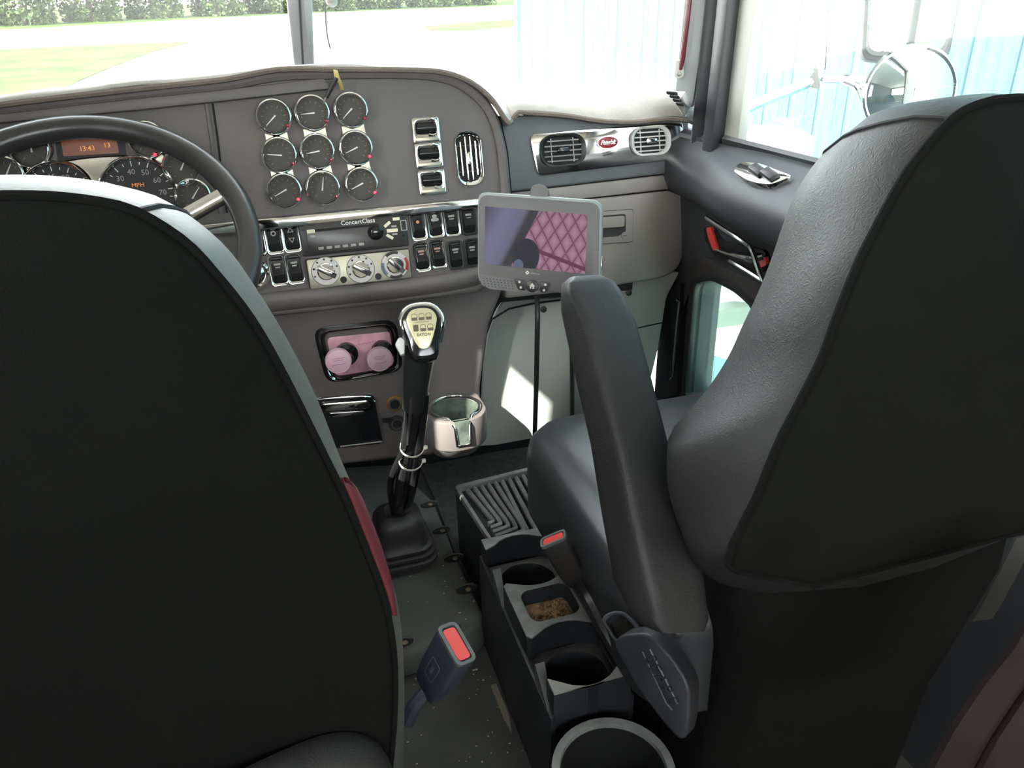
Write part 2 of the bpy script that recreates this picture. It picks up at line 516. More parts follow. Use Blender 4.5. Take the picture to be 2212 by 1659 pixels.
# ================================================================== THE CAB SHELL
def struct(name, mb, m, **k):
    return mb.build(name, m, kind='structure', **k)
XL, XR = -0.74, 0.74
struct('floor', MB().box((0, .35, -.03), (1.5, 2.7, .06)), RUBBER)
struct('ceiling', MB().box((0, .30, 1.60), (1.56, 2.75, .05)), ROOF)
rw = MB()
rw.box((0, -1.02, .54), (1.56, .06, 1.18)); rw.box((0, -1.02, 1.555), (1.56, .06, .11)); rw.box((-.70, -1.02, 1.275), (.16, .06, .45)); rw.box((.70, -1.02, 1.275), (.16, .06, .45))
struct('wall_rear', rw, mat('sleeper_lining', (.42, .37, .31, 1), .8))
struct('firewall', MB().box((0, 1.70, .30), (1.5, .05, .72)), DARKIN).name = 'wall_front'
# left side: unseen driver's door, window opening narrowed to keep sun off gauges
def side_wall(name, x, y0, y1, z0, z1, holes, m):
    """wall of pieces around rectangular holes (ya, yb, za, zb) listed from back to front"""
    mb = MB()
    y = y0
    for ya, yb, za, zb in holes:
        mb.box((x, (y + ya) / 2, (z0 + z1) / 2), (.05, ya - y, z1 - z0))
        mb.box((x, (ya + yb) / 2, (z0 + za) / 2), (.05, yb - ya, za - z0))
        mb.box((x, (ya + yb) / 2, (zb + z1) / 2), (.05, yb - ya, z1 - zb))
        y = yb
    mb.box((x, (y + y1) / 2, (z0 + z1) / 2), (.05, y1 - y, z1 - z0))
    return struct(name, mb, m)
side_wall('wall_left', XL, -1.0, 1.72, -.03, 1.6, [(.40, .55, .82, 1.48)], mat('side_lining', (.16, .13, .12, 1), .7))
struct('window_1', MB().box((XL, .475, 1.15), (.006, .15, .66)), GLASS, smooth=0)
# sleeper side wall behind the passenger
side_wall('wall_right', XR + .02, -1.0, .36, -.03, 1.6, [(-.80, -.30, .98, 1.36)], mat('sleeper_side', (.4, .36, .31, 1), .8))
struct('added_window_7', MB().box((0, -1.02, 1.275), (1.24, .006, .45)), GLASS, smooth=0)  # rear window added behind the camera to light dash and seat backs
struct('added_window_6', MB().box((XR + .02, -.55, 1.17), (.006, .50, .38)), GLASS, smooth=0)  # sleeper side window added out of view to brighten the cab

# split windshield
WB = .86
def pane(name, x0, y0, x1, y1):
    mb = MB()
    a, b = Vector((x0, y0, WB)), Vector((x1, y1, WB))
    top = Vector((0, -.30, .74))
    th = Vector((0, .005, 0))
    mb.loft([[a, b, b + th, a + th], [a + top, b + top * 1.0, b + top + th, a + top + th]])
    return struct(name, mb, GLASS, smooth=0)
pane('window_2', -.735, 1.52, -.02, 1.80)
pane('window_3', .02, 1.80, .735, 1.50)
# centre post: grey channel with a dark rubber joint
post = thing('trim_1', None, None, (0, 1.78, WB), kind='structure')
pf = Frame(onp(656, 140, Vector((0, 1.78, WB)), Vector((0, .927, .376))), Vector((-.06, -.927, .37)), up=Vector((0, -.376, .927)))
pl = pf.poly([(612, -60), (635, 145), (679, 145), (672, -60)])
mb = MB(); mb.prism(pl, -.012, .012); mb.build('post_channel', mat('post_grey', (.13, .135, .135, 1), .5), post, pf.M, bevel=.006)
pl = pf.poly([(641, -60), (653, 145), (657, 145), (646, -60)], .012)
mb = MB(); mb.prism(pl, .008, .0135); mb.build('post_joint', BLACKP, post, pf.M)

# ------------------------------------------------------------------ right door, its windows and the A pillar
DX = .70
door = thing('door_1', 'dark passenger door with chrome pull handle and small lower window', None, (DX, .8, 0), kind='structure')
def dpoly(pts, x=DX):        # door outline as (y,z) on the plane x
    return [(p.y, p.z) for p in (onx(a, b, x) for a, b in pts)]
MY = Matrix(((0, 0, 1, 0), (1, 0, 0, 0), (0, 1, 0, 0), (0, 0, 0, 1)))   # local (u,v,w) -> world (y,z,x)
def yzprism(mb, poly, x0, x1):
    return mb.prism(poly, x0, x1, M=MY)
# lower skin around the small window
look = dpoly([(1512, 612), (1548, 604), (1600, 630), (1642, 668), (1640, 720), (1590, 860), (1490, 862)])
lk = rpoly(look, .02, 3)
cen = (sum(p[0] for p in lk) / len(lk), sum(p[1] for p in lk) / len(lk))
outer = [(1.46, .0), (1.46, .82), (.35, .82), (.35, .0)]
N = 48
mb = MB()
mb.ring(by_angle(outer, N, cen), by_angle(lk, N, cen), DX, DX + .05, M=MY)
mb.build('door_skin', DOORP, door)
ok = [(cen[0] + (p[0] - cen[0]) * 1.16, cen[1] + (p[1] - cen[1]) * 1.12) for p in lk]
mb = MB(); mb.ring(by_angle(ok, N, cen), by_angle(lk, N, cen), DX - .014, DX + .01, M=MY)
mb.build('lower_window_frame', BLACKP, door, bevel=.003)
w4 = thing('window_4', None, None, (DX, cen[0], cen[1]), kind='structure')
mb = MB(); yzprism(mb, lk, DX + .03, DX + .036); mb.build('pane', GLASSG, w4, smooth=0)
# upper frame
def member(mb, p, q, a, b):
    """bar between two points with section a (x) by b (other)"""
    p, q = Vector(p), Vector(q)
    t = (q - p).normalized(); ux = Vector((1, 0, 0)); ux = (ux - t * ux.dot(t)).normalized(); uy = t.cross(ux)
    s = [ux * (sx * a / 2) + uy * (sy * b / 2) for sx, sy in ((-1, -1), (1, -1), (1, 1), (-1, 1))]
    return mb.loft([[p + k for k in s], [q + k for k in s]])
ps, pt_ = onx(1541, 330, DX), onx(1606, -40, DX)
mb = MB(); member(mb, (DX + .01, 1.30, .80), (DX + .01, 1.27, 1.60), .05, .035)
mb.build('window_frame', PILD, door, bevel=.006)
mb = MB(); member(mb, (DX + .02, 1.262, .82), (DX + .02, 1.232, 1.60), .02, .05); mb.build('window_channel', SEAL, door, bevel=.004)
mb = MB(); member(mb, (DX + .01, .28, .8), (DX + .01, .24, 1.6), .05, .1); mb.build('window_frame', PILD, door)
mb = MB(); mb.box((DX + .01, .78, 1.56), (.05, 1.2, .1)); mb.build('window_frame', PILD, door)
w5 = thing('window_5', None, None, (DX, .8, .83), kind='structure')
mb = MB(); mb.box((DX + .028, .77, 1.19), (.005, .98, .76)); mb.build('pane', GLASS, w5, smooth=0)
# sill: rounded ledge below the window, then arm rest roll
prof = [(DX + .03, .826), (DX - .005, .826), (DX - .02, .815), (DX - .06, .795), (DX - .085, .77), (DX - .09, .74), (DX - .07, .71), (DX - .02, .70), (DX + .03, .69)]
mb = MB()
def sill_sec(y, k):
    return [Vector((DX + .03 + (x - DX - .03) * k, y, z)) for x, z in prof]
mb.loft([sill_sec(1.46, .55), sill_sec(1.36, .55), sill_sec(1.28, .62), sill_sec(1.20, .85), sill_sec(1.12, .97), sill_sec(.4, 1.0)])
mb.build('arm_rest', DOORP, door, smooth=60)
mb = MB(); mb.tube([(DX + .002, 1.265, .829), (DX + .002, .35, .829)], .008, 6); mb.build('sill_seal', BLACKP, door)
# switch plate on the ledge
sf = Frame(Vector((DX - .045, 1.03, .806)), Vector((-.5, 0, 1)), right=Vector((0, -1, 0)))
pl = rpoly(sf.poly([(1583, 372), (1600, 353), (1640, 355), (1714, 384), (1690, 394), (1665, 403), (1620, 397)]), .02, 4)
mb = MB(); mb.prism(pl, -.02, .004); sp = mb.build('switch_plate', CHROME, door, sf.M, bevel=.002)
for (a, b) in ((1638, 373), (1664, 382)):
    mb = MB()
    mb.loft([[Vector((x * .018, y * .009, z)) for x, y, z in ((-1, -1, 0), (1, -1, 0), (1, 1, 0), (-1, 1, 0))],
             [Vector((x * .017, y * .008, z)) for x, y, z in ((-1, -1, .011), (1, -1, .006), (1, 1, .006), (-1, 1, .011))]])
    mb.build('window_switch', BLACKP, sp, sf.sub(a, b, .004, ang=-8), bevel=.002)
# lower moulding line and dark brown insert
mb = MB(); mb.tube([onx(1530, 445, DX - .002), onx(1690, 535, DX - .002)], .006, 6); mb.build('panel_moulding', DOORP, door)
br = dpoly([(1497, 560), (1520, 555), (1660, 620), (1660, 690), (1640, 665), (1600, 630), (1560, 600), (1505, 600), (1480, 660), (1470, 660)], DX - .003)
mb = MB(); yzprism(mb, br, DX - .006, DX + .01); mb.build('brown_insert', DOORB, door)
# pull handle: slanted chrome triangle
hx = DX - .035
def hp(a, b, x=hx): return onx(a, b, x)
mb = MB()
mb.tube(smooth_line([hp(1526, 470), hp(1560, 492), hp(1612, 526), hp(1624, 540), hp(1638, 580), hp(1649, 609)], 4), .0045, 8)
mb.build('pull_handle', CHROME, door)
mb = MB(); mb.tube(smooth_line([hp(1649, 609), hp(1620, 590), hp(1575, 563)], 3), .003, 6); mb.build('pull_handle_lower', CHROME, door)
# door latch: chrome lever in its oval pocket, red reflections built as coloured pieces
pk = dpoly([(1522, 492), (1540, 488), (1560, 520), (1610, 530), (1655, 540), (1666, 575), (1645, 590), (1590, 572), (1550, 556), (1530, 525)], DX - .004)
mb = MB(); yzprism(mb, rpoly(pk, .01, 3), DX - .008, DX); lp = mb.build('latch_pocket', BLACKG, door)
mb = MB(); mb.tube(smooth_line([hp(1548, 540, DX - .012), hp(1580, 552, DX - .018), hp(1620, 560, DX - .02), hp(1650, 555, DX - .012)], 4), [.005] * 5 + [.009] * 4 + [.006] * 4, 8, flat=.6)
mb.build('latch_lever', CHROME, lp)
mb = MB(); yzprism(mb, rpoly(dpoly([(1528, 492), (1538, 490), (1549, 525), (1555, 545), (1543, 540), (1533, 515)], DX - .009), .004, 3), DX - .012, DX - .006); mb.build('red_reflection', REDP, lp)
mb = MB(); yzprism(mb, rpoly(dpoly([(1637, 557), (1657, 555), (1659, 570), (1650, 577), (1637, 575)], DX - .009), .004, 3), DX - .012, DX - .006); mb.build('red_reflection', REDP, lp)
# long chrome bar on the door edge
mb = MB(); mb.tube([onx(1463, 648, DX - .02), onx(1469, 652, DX - .02), onx(1452, 810, DX - .02), onx(1446, 816, DX - .02)], .005, 8, flat=.6); mb.build('chrome_pull_bar', CHROME, door)
mb = MB(); yzprism(mb, rpoly(dpoly([(1440, 620), (1478, 610), (1470, 850), (1425, 860)], DX - .006), .01, 3), DX - .014, DX); mb.build('pull_bar_backing', BLACKP, door)

# A pillar
pil = thing('trim_2', None, None, (DX, 1.40, .8), kind='structure')
def slab(pts, y0, y1, m, name, bev=.004):
    """pillar strip: px outline laid on a plane between a front and a rear line"""
    pass
n_p = Vector((-.62, -.78, 0.0)).normalized()
pfm = Frame(Vector((.70, 1.38, .9)), n_p)
def pstrip(name, pts, w0, w1, m, bev=.004):
    mb = MB(); mb.prism(pfm.poly(pts, w1), w0, w1); return mb.build(name, m, pil, pfm.M, bevel=bev)
pstrip('pillar_cover', [(1483, -60), (1455, 215), (1496, 235), (1540, -60)], -.03, .004, PILG, .006)
pstrip('pillar_seal', [(1528, -60), (1488, 330), (1520, 335), (1572, -60)], -.02, .014, PILD, .008)
pstrip('pillar_edge', [(1562, -60), (1512, 335), (1553, 335), (1612, -60)], -.03, .006, PILD, .006)
gh = thing('grab_handle', 'slim dark grab handle tinted with a red reflection, bolted to the windshield pillar', 'handle', pfm.pt(1464, 165))
mb = MB(); mb.tube([pfm.pt(1494, -40, .02), pfm.pt(1486, 30, .022), pfm.pt(1474, 130, .022), pfm.pt(1470, 150, .015)], [.004, .005, .005, .003], 8)
mb.build('bar', mat('dark_bar_red_reflection', (.14, .02, .03, 1), .4), gh)  # red reflection on the dark bar put into its colour
mb = MB(); mb.prism(rpoly(pfm.poly([(1458, 130), (1474, 130), (1478, 165), (1466, 172), (1455, 165)], .008), .006), .003, .01); mb.build('mount', OFFW, gh, pfm.M, bevel=.002)
mb = MB(); mb.lathe([(.004, 0), (.004, .003), (.002, .004)], 12, M=pfm.sub(1467, 160, .011)); mb.build('bolt', DULLMET, gh)

# ================================================================== THE DASHBOARD
dash = thing('dashboard', 'grey truck dashboard with chrome gauges, switches, radio and air vents', 'dashboard', (0, 1.4, 0))
t12 = R(12)
D = Frame(ony(765, 450, 1.34), Vector((0, -math.cos(t12), math.sin(t12))))
# upper face of centre pod
pod = [(-140, 560), (-140, 262), (0, 232), (300, 196), (480, 176), (600, 153), (730, 150), (880, 150), (955, 158), (1010, 178), (1055, 215), (1083, 262), (1098, 330), (1106, 420), (1112, 520), (1095, 590), (1030, 632), (860, 655), (540, 690), (200, 730)]
mb = MB(); mb.prism(D.poly(pod), -.16, 0); mb.build('center_panel', DASH, dash, D.M, bevel=.008, bseg=3)
# raised rim that runs over the top and down the right side
rim = [(-140, 262), (0, 240), (300, 205), (480, 186), (600, 164), (730, 160), (880, 160), (955, 168), (1003, 188), (1044, 224), (1068, 268), (1082, 330), (1090, 425)]
mb = MB(); mb.tube([D.pt(x, y, .0) for x, y in smooth_line([Vector((a, b)) for a, b in rim], 4)], .009, 8); mb.build('panel_rim', DASH, dash)
# visor lip over the gauges
lipo = [(-140, 272), (0, 246), (300, 212), (480, 194), (700, 168), (715, 192), (480, 219), (300, 238), (0, 266), (-140, 300)]
mb = MB(); mb.prism(D.poly(lipo, .012), 0, .014); mb.build('visor_lip', DASH, dash, D.M, bevel=.004)
# seam between driver's and centre panel
mb = MB(); mb.tube([D.pt(446, 218, .001), D.pt(458, 300, .001), D.pt(470, 400, .001), D.pt(478, 462, .001)], .004, 6); mb.build('panel_seam', DASH, dash)
mb = MB(); mb.tube([D.pt(458, 216, .001), D.pt(470, 300, .001), D.pt(482, 400, .001), D.pt(490, 460, .001)], .0018, 6); mb.build('panel_gap', DARKIN, dash)
# chrome strip under the gauges
mb = MB(); mb.frust(D.poly([(400, 484), (1042, 424), (1046, 452), (405, 520)]), .0, D.poly([(400, 489), (1042, 429), (1046, 447), (405, 513)], .012), .012); mb.build('chrome_strip', CHROME, dash, D.M, bevel=.002)
# lower lip
lipc = [(480, 672), (600, 652), (760, 636), (900, 620), (1010, 602), (1062, 580), (1095, 545)]
mb = MB(); mb.tube([D.pt(x, y, -.006) for x, y in smooth_line([Vector(p) for p in lipc], 4)], .024, 12, flat=.7); mb.build('lower_lip', DASH, dash, smooth=60)
mb = MB(); mb.tube([D.pt(x, y - 16, .0015) for x, y in smooth_line([Vector(p) for p in lipc], 4)], .0022, 6); mb.build('lip_groove', DARKIN, dash)

# --- gauges
def needle_mesh(L, wd):
    mb = MB()
    mb.loft([[Vector((-L * .25, -wd, 0)), Vector((-L * .25, wd, 0)), Vector((-L * .25, wd, .0012)), Vector((-L * .25, -wd, .0012))],
             [Vector((L, -wd * .35, 0)), Vector((L, wd * .35, 0)), Vector((L, wd * .35, .0012)), Vector((L, -wd * .35, .0012))]])
    return mb.mesh('needle', 0)
GR = .0285
me_bez = MB().lathe([(GR * .77, .002), (GR * .79, .014), (GR * .83, .021), (GR * .89, .0245), (GR * .955, .0238), (GR * 1.01, .019), (GR * 1.04, .010), (GR * 1.05, .0)], 40, close=True).mesh('bezel', 60); me_bez.materials.append(CHROME)
me_dial = MB().lathe([(GR * .82, -.004), (GR * .82, .0065)], 28).mesh('dial'); me_dial.materials.append(DIAL)
me_ndl = needle_mesh(GR * .62, GR * .045); me_ndl.materials.append(WHITE)
mb = MB()
for k in range(11):
    a = R(225 - 27 * k); l = .08 if k % 2 else .14
    mb.box((0, 0, 0), (GR * l, GR * .02, .0004), Matrix.Rotation(a, 4, 'Z') @ T(GR * .62, 0, .0069))
me_tick = mb.mesh('tick_marks', 0); me_tick.materials.append(GREYP)
me_led = MB().lathe([(.0028, 0), (.0028, .002), (.0012, .0035)], 10).mesh('warning_light'); 
def gauge(px, py, nd, led, scale=1.0, par=None, ledang=-38, dialm=None, name='gauge', F=D, w=0.0):
    M = F.sub(px, py, .012 + w) @ T(0, 0, -.012) @ Matrix.Scale(scale, 4)
    g = put(me_dial, name, par or dash, M)
    put(me_tick, 'tick_marks', g, M)
    put(me_bez, 'bezel', g, M)
    put(me_ndl, 'needle', g, M @ T(0, 0, .0075) @ RZ(nd))
    if led:
        a = R(ledang)
        m2 = me_led.copy(); m2.materials.append(led)
        put(m2, 'warning_light', g, M @ T(GR * .88 * math.cos(a), GR * .88 * math.sin(a), .0245))
    return g
cols = [[(591, 253), (603, 335), (614, 412)], [(674, 244), (685, 327), (697, 406)], [(757, 238), (768, 320), (780, 398)]]
nds = [[222, 172, 205], [183, 187, 78], [222, 202, 203]]
leds = [[REDD, REDD, REDL], [REDD, REDD, REDD], [REDD, REDL, REDL]]
for c in range(3):
    (ax, ay), (bx_, by), (cx, cy) = cols[c]
    L_ = []
    for x, y in cols[c]:
        L_ += [(x - 30, y + 8)]
    mid = lambda p, q, s: ((p[0] + q[0]) / 2 + s, (p[1] + q[1]) / 2)
    out = [(ax - 26, ay), (ax - 27, ay + 15), mid(cols[c][0], cols[c][1], -25), (bx_ - 27, by - 15), (bx_ - 27, by + 15), mid(cols[c][1], cols[c][2], -25), (cx - 27, cy - 15), (cx - 26, cy),
           (cx + 26, cy), (cx + 27, cy - 15), mid(cols[c][1], cols[c][2], 26), (bx_ + 27, by + 15), (bx_ + 27, by - 15), mid(cols[c][0], cols[c][1], 26), (ax + 27, ay + 15), (ax + 26, ay)]
    mb = MB(); mb.prism(D.poly(out), 0, .004); mb.build('gauge_plate', BRUSH, dash, D.M, bevel=.001, bseg=1)
    for r in range(3):
        gauge(cols[c][r][0], cols[c][r][1], nds[c][r], leds[c][r])

# --- driver's instrument cluster
cl_plate = rpoly(D.poly([(40, 470), (60, 385), (95, 355), (180, 340), (285, 333), (330, 345), (360, 385), (372, 440), (380, 520), (60, 540)]), .02, 4)
mb = MB(); mb.prism(cl_plate, 0, .008); cl = mb.build('instrument_cluster', CHROME, dash, D.M, bevel=.003)
for px, py, rpx in ((300, 418, 71), (128, 428, 68)):
    rr = rpx / FPX * 1.36
    M = D.sub(px, py, .02) @ T(0, 0, -.012)
    mb = MB(); mb.lathe([(rr * .88, .004), (rr * .9, .014), (rr * .96, .018), (rr, .012), (rr * 1.02, 0)], 40, close=True); mb.build('dial_ring', CHROME, cl, M, smooth=50)
    mb = MB(); mb.lathe([(rr * .9, -.002), (rr * .9, .004)], 36); mb.build('large_dial', DIALK, cl, M)
    mb = MB()
    for k in range(19):
        a = R(215 - 15 * k); l = .07 if k % 2 else .13
        mb.box((0, 0, 0), (rr * l, rr * .022, .0004), Matrix.Rotation(a, 4, 'Z') @ T(rr * .79, 0, .0045))
    mb.build('tick_marks', WHITE, cl, M, smooth=0)
    for k, t_ in enumerate(('20', '30', '40', '50', '60', '70') if px == 300 else ('5', '10', '15', '20', '25')):
        a = R(168 - 34 * k)
        text(t_, rr * .2, GREYP, cl, M @ T(rr * .58 * math.cos(a), rr * .58 * math.sin(a), .0045), 'numeral')
    text('MPH' if px == 300 else 'RPM', rr * .16, ORANGE, cl, M @ T(0, rr * .22, .0045), 'unit_mark')
mb = MB(); mb.prism(rpoly(D.poly([(132, 300), (250, 291), (258, 331), (138, 338)]), .002), 0, .003); disp = mb.build('message_display', LCD, dash, D.M)
text('13:43', .010, LCDT, disp, D.sub(188, 321, .0035), 'clock_digits', ext=.0002)
text('13', .010, LCDT, disp, D.sub(231, 314, .0035), 'clock_digits', ext=.0002)
mb = MB(); mb.prism(rpoly(D.poly([(118, 292), (266, 281), (274, 341), (126, 350)]), .004), 0, .0015); mb.build('display_frame', DIALK, dash, D.M)
for pts in ([(48, 330), (85, 340), (60, 385), (30, 385), (8, 372), (20, 340)], [(312, 318), (345, 330), (410, 385), (430, 400), (405, 420), (380, 400), (360, 360), (318, 340)]):
    mb = MB(); mb.prism(D.poly(pts), 0, .004); mb.build('gauge_plate', BRUSH, dash, D.M)
gauge(66, 322, 88, None); gauge(12, 378, 60, None); gauge(318, 302, 90, REDL, ledang=-70); gauge(392, 362, 60, None); gauge(418, 424, 52, None)

# --- paddle switches beside the gauges
for px, py in ((921, 281), (927, 336), (934, 394)):
    M = D.sub(px, py, .008, ang=0) @ T(0, 0, -.008)
    mb = MB(); mb.ring(rrect(.048, .042, .004), rrect(.036, .022, .008, cy=.004), 0, .006); g = mb.build('paddle_switch', CHROME, dash, M, bevel=.0015)
    mb = MB()
    mb.loft([[Vector((x, .004 + .0095 * math.cos(a), .003 + .009 * max(0, math.sin(a)))) for a in [R(180 - 18 * k) for k in range(11)]] for x in (-.0165, -.012, 0, .012, .0165)], cap=(True, True))
    mb.build('paddle', BLACKG, g, M, smooth=60)
    mb = MB(); mb.box((0, -.014, .006), (.040, .007, .002)); mb.build('label_strip', BRUSH, g, M, bevel=.0006)
    mb = MB(); mb.tube([(.004, .016, .008), (.010, .018, .010), (.017, .016, .008)], .0022, 6); mb.build('guard', CHROME, g, M)
    mb = MB(); mb.tube([(.004, -.007, .008), (.010, -.009, .010), (.017, -.007, .008)], .0022, 6); mb.build('guard', CHROME, g, M)

# --- air vents
def vent(F, px, py, wd, ht, vertical, mrim, mslat, par, w=0.0):
    M = F.sub(px, py, .008 + w) @ T(0, 0, -.008)
    rr = min(wd, ht) * .42
    mb = MB(); mb.ring(rrect(wd, ht, rr, 6), rrect(wd * .80, ht * .84, rr * .8, 6), 0, .010, w1i=.004); v = mb.build('air_vent', mrim, par, M, bevel=.0015, smooth=60)
    mb = MB(); mb.prism(rrect(wd * .82, ht * .86, rr * .8, 6), -.004, .0006); mb.build('vent_duct', DARKIN, v, M)
    n = 4 if vertical else 5
    iw, ih = wd * .80, ht * .80
    for k in range(n):
        if vertical:
            x = -iw / 2 + iw * (k + .6) / (n + .2)
            h_ = ih * (.78 if k in (0, n - 1) else 1)
            mb = MB(); mb.box((x, 0, .004), (.0022, h_, .004))
        else:
            y = -ih / 2 + ih * (k + .5) / n
            w_ = iw * (.84 if k in (0, n - 1) else 1)
            mb = MB(); mb.box((0, y, .004), (w_, .0022, .005), T() @ Matrix.Rotation(R(10), 4, 'X'))
        mb.build('slat', mslat, v, M)
    for q in (-.3, .3):
        mb = MB()
        mb.box((0, ih * q, .0015) if vertical else (iw * q, 0, .002), (iw, .0016, .003) if vertical else (.0016, ih * .96, .003))
        mb.build('cross_slat', BLACKP if vertical else mslat, v, M)
    mb = MB(); mb.prism(rrect(.007, .022, .003) if vertical else rrect(.024, .009, .004), .004, .012); mb.build('vent_knob', CHROME if vertical or mrim is OFFW else BLACKG, v, M, bevel=.001)
    return v
vent(D, 1014, 342, .047, .092, True, CHROME, CHROME, dash)

# --- radio
rq = D.poly([(648, 482), (878, 461), (887, 530), (657, 555)], .008)
rc = D.sub(767, 507, .008)
ang = math.degrees(math.atan2(rq[1][1] - rq[0][1], rq[1][0] - rq[0][0]))
RW = ((rq[1][0] - rq[0][0]) + (rq[2][0] - rq[3][0])) / 2; RH = ((rq[0][1] - rq[3][1]) + (rq[1][1] - rq[2][1])) / 2
mb = MB(); mb.prism(rrect(RW, RH, .003), -.008, .002); radio = mb.build('radio', BLACKP, dash, rc, bevel=.0015)
mb = MB(); mb.prism(rrect(RW * .90, RH * .90, .003), .002, .004); mb.build('faceplate', mat('radio_face', (.035, .028, .026, 1), .3), radio, rc, bevel=.0008)
mb = MB(); mb.box((-RW * .08, RH * .24, .004), (RW * .62, .004, .001)); mb.build('disc_slot', DARKIN, radio, rc)
text('ConcertClass', .0105, WHITE, radio, rc @ T(RW * .04, RH * .38, .0044), 'brand_lettering', space=1.0, bold=.00012)
def btn(x, y, w_, h_, a=0, m=CREAM):
    mb = MB(); mb.prism(rrect(w_, h_, .0008, 2), .004, .0058); mb.build('button', m, radio, rc @ T(RW * x, RH * y, 0) @ RZ(a))
btn(-.40, .23, .013, .006); btn(-.39, .08, .008, .004, 0, GREYP); btn(.40, .36, .012, .005); btn(.31, .22, .013, .005, 35)
btn(.35, .02, .019, .006); btn(.32, -.16, .013, .005, -35); btn(.37, .14, .009, .003, 0, GREYP); btn(.37, -.10, .009, .003, 0, GREYP)
for k in range(6):
    btn(-.33 + .075 * k, -.30, .009, .0045, 0, GREYP)
mb = MB(); mb.lathe([(.0135, .004), (.0135, .007), (.011, .0085), (.0095, .018), (.008, .019)], 20); mb.build('volume_knob', BLACKG, radio, rc @ T(RW * .19, RH * .02, 0))
mb = MB(); mb.ring(rrect(.011, .018, .001, 2), rrect(.008, .015, .001, 2), .004, .005); mb.build('port_cover', GREYP, radio, rc @ T(RW * .465, RH * .14, 0))
for x, y in ((-.47, .3), (.47, .36), (.455, -.16), (-.465, -.36)):
    mb = MB(); mb.lathe([(.0018, .002), (.0018, .0042)], 8); mb.build('release_hole', DARKIN, radio, rc @ T(RW * x, RH * y, 0))

# --- climate panel
q = D.poly([(661, 557), (888, 536), (893, 600), (668, 628)], .006)
cc = D.sub(778, 581, .006)
CW = ((q[1][0] - q[0][0]) + (q[2][0] - q[3][0])) / 2; CH = ((q[0][1] - q[3][1]) + (q[1][1] - q[2][1])) / 2
mb = MB(); mb.frust(rrect(CW, CH, .004), -.006, rrect(CW * .97, CH * .93, .003), .003); clim = mb.build('climate_panel', BRUSH, dash, cc, bevel=.001)
kx = [(704, 586), (779, 581), (853, 572)]
for k, (px, py) in enumerate(kx):
    M = D.sub(px, py, .009)
    mb = MB(); mb.lathe([(.0245, 0), (.0245, .0012), (.0235, .002)], 32); mb.build('knob_plate', DULLMET, clim, M)
    mb = MB(); mb.lathe([(.0155, .002), (.0145, .008), (.013, .0095)], 28); mb.build('control_knob', CHROME, clim, M)
    mb = MB(); mb.prism(rrect(.034, .009, .003), .009, .018, M=RZ(-32 - 14 * (k == 2))); mb.build('knob_grip', CHROME, clim, M, bevel=.002)
    mb = MB(); mb.prism(rrect(.008, .0085, .001), .0182, .0186, M=RZ(-32 - 14 * (k == 2)) @ T(.013, 0, 0)); mb.build('knob_pointer', DIALK if k < 2 else BLACKP, clim, M)
    if k < 2:
        for j in range(6):
            a = R(200 - 36 * j)
            mb = MB(); mb.lathe([(.0019, .0018), (.0019, .0026)], 8); mb.build('dot_mark', DIALK, clim, M @ T(.0205 * math.cos(a), .0205 * math.sin(a), 0))
    else:
        for a0, a1, mm in ((70, 130, DIALK), (-30, 30, REDD), (165, 225, mat('blue_mark', (.06, .12, .16, 1), .4)), (240, 300, DIALK)):
            o_ = [(.0235 * math.cos(R(a0 + (a1 - a0) * i / 8)), .0235 * math.sin(R(a0 + (a1 - a0) * i / 8))) for i in range(9)]
            i_ = [(.0190 * math.cos(R(a1 - (a1 - a0) * i / 8)), .0190 * math.sin(R(a1 - (a1 - a0) * i / 8))) for i in range(9)]
            mb = MB(); mb.prism(o_ + i_, .0018, .0026); mb.build('range_mark', mm, clim, M)
for px, py in ((742, 604), (817, 597)):
    mb = MB(); mb.lathe([(.0058, 0), (.0058, .002), (.003, .0022)], 14); mb.build('screw', DIALK, clim, D.sub(px, py, .008))

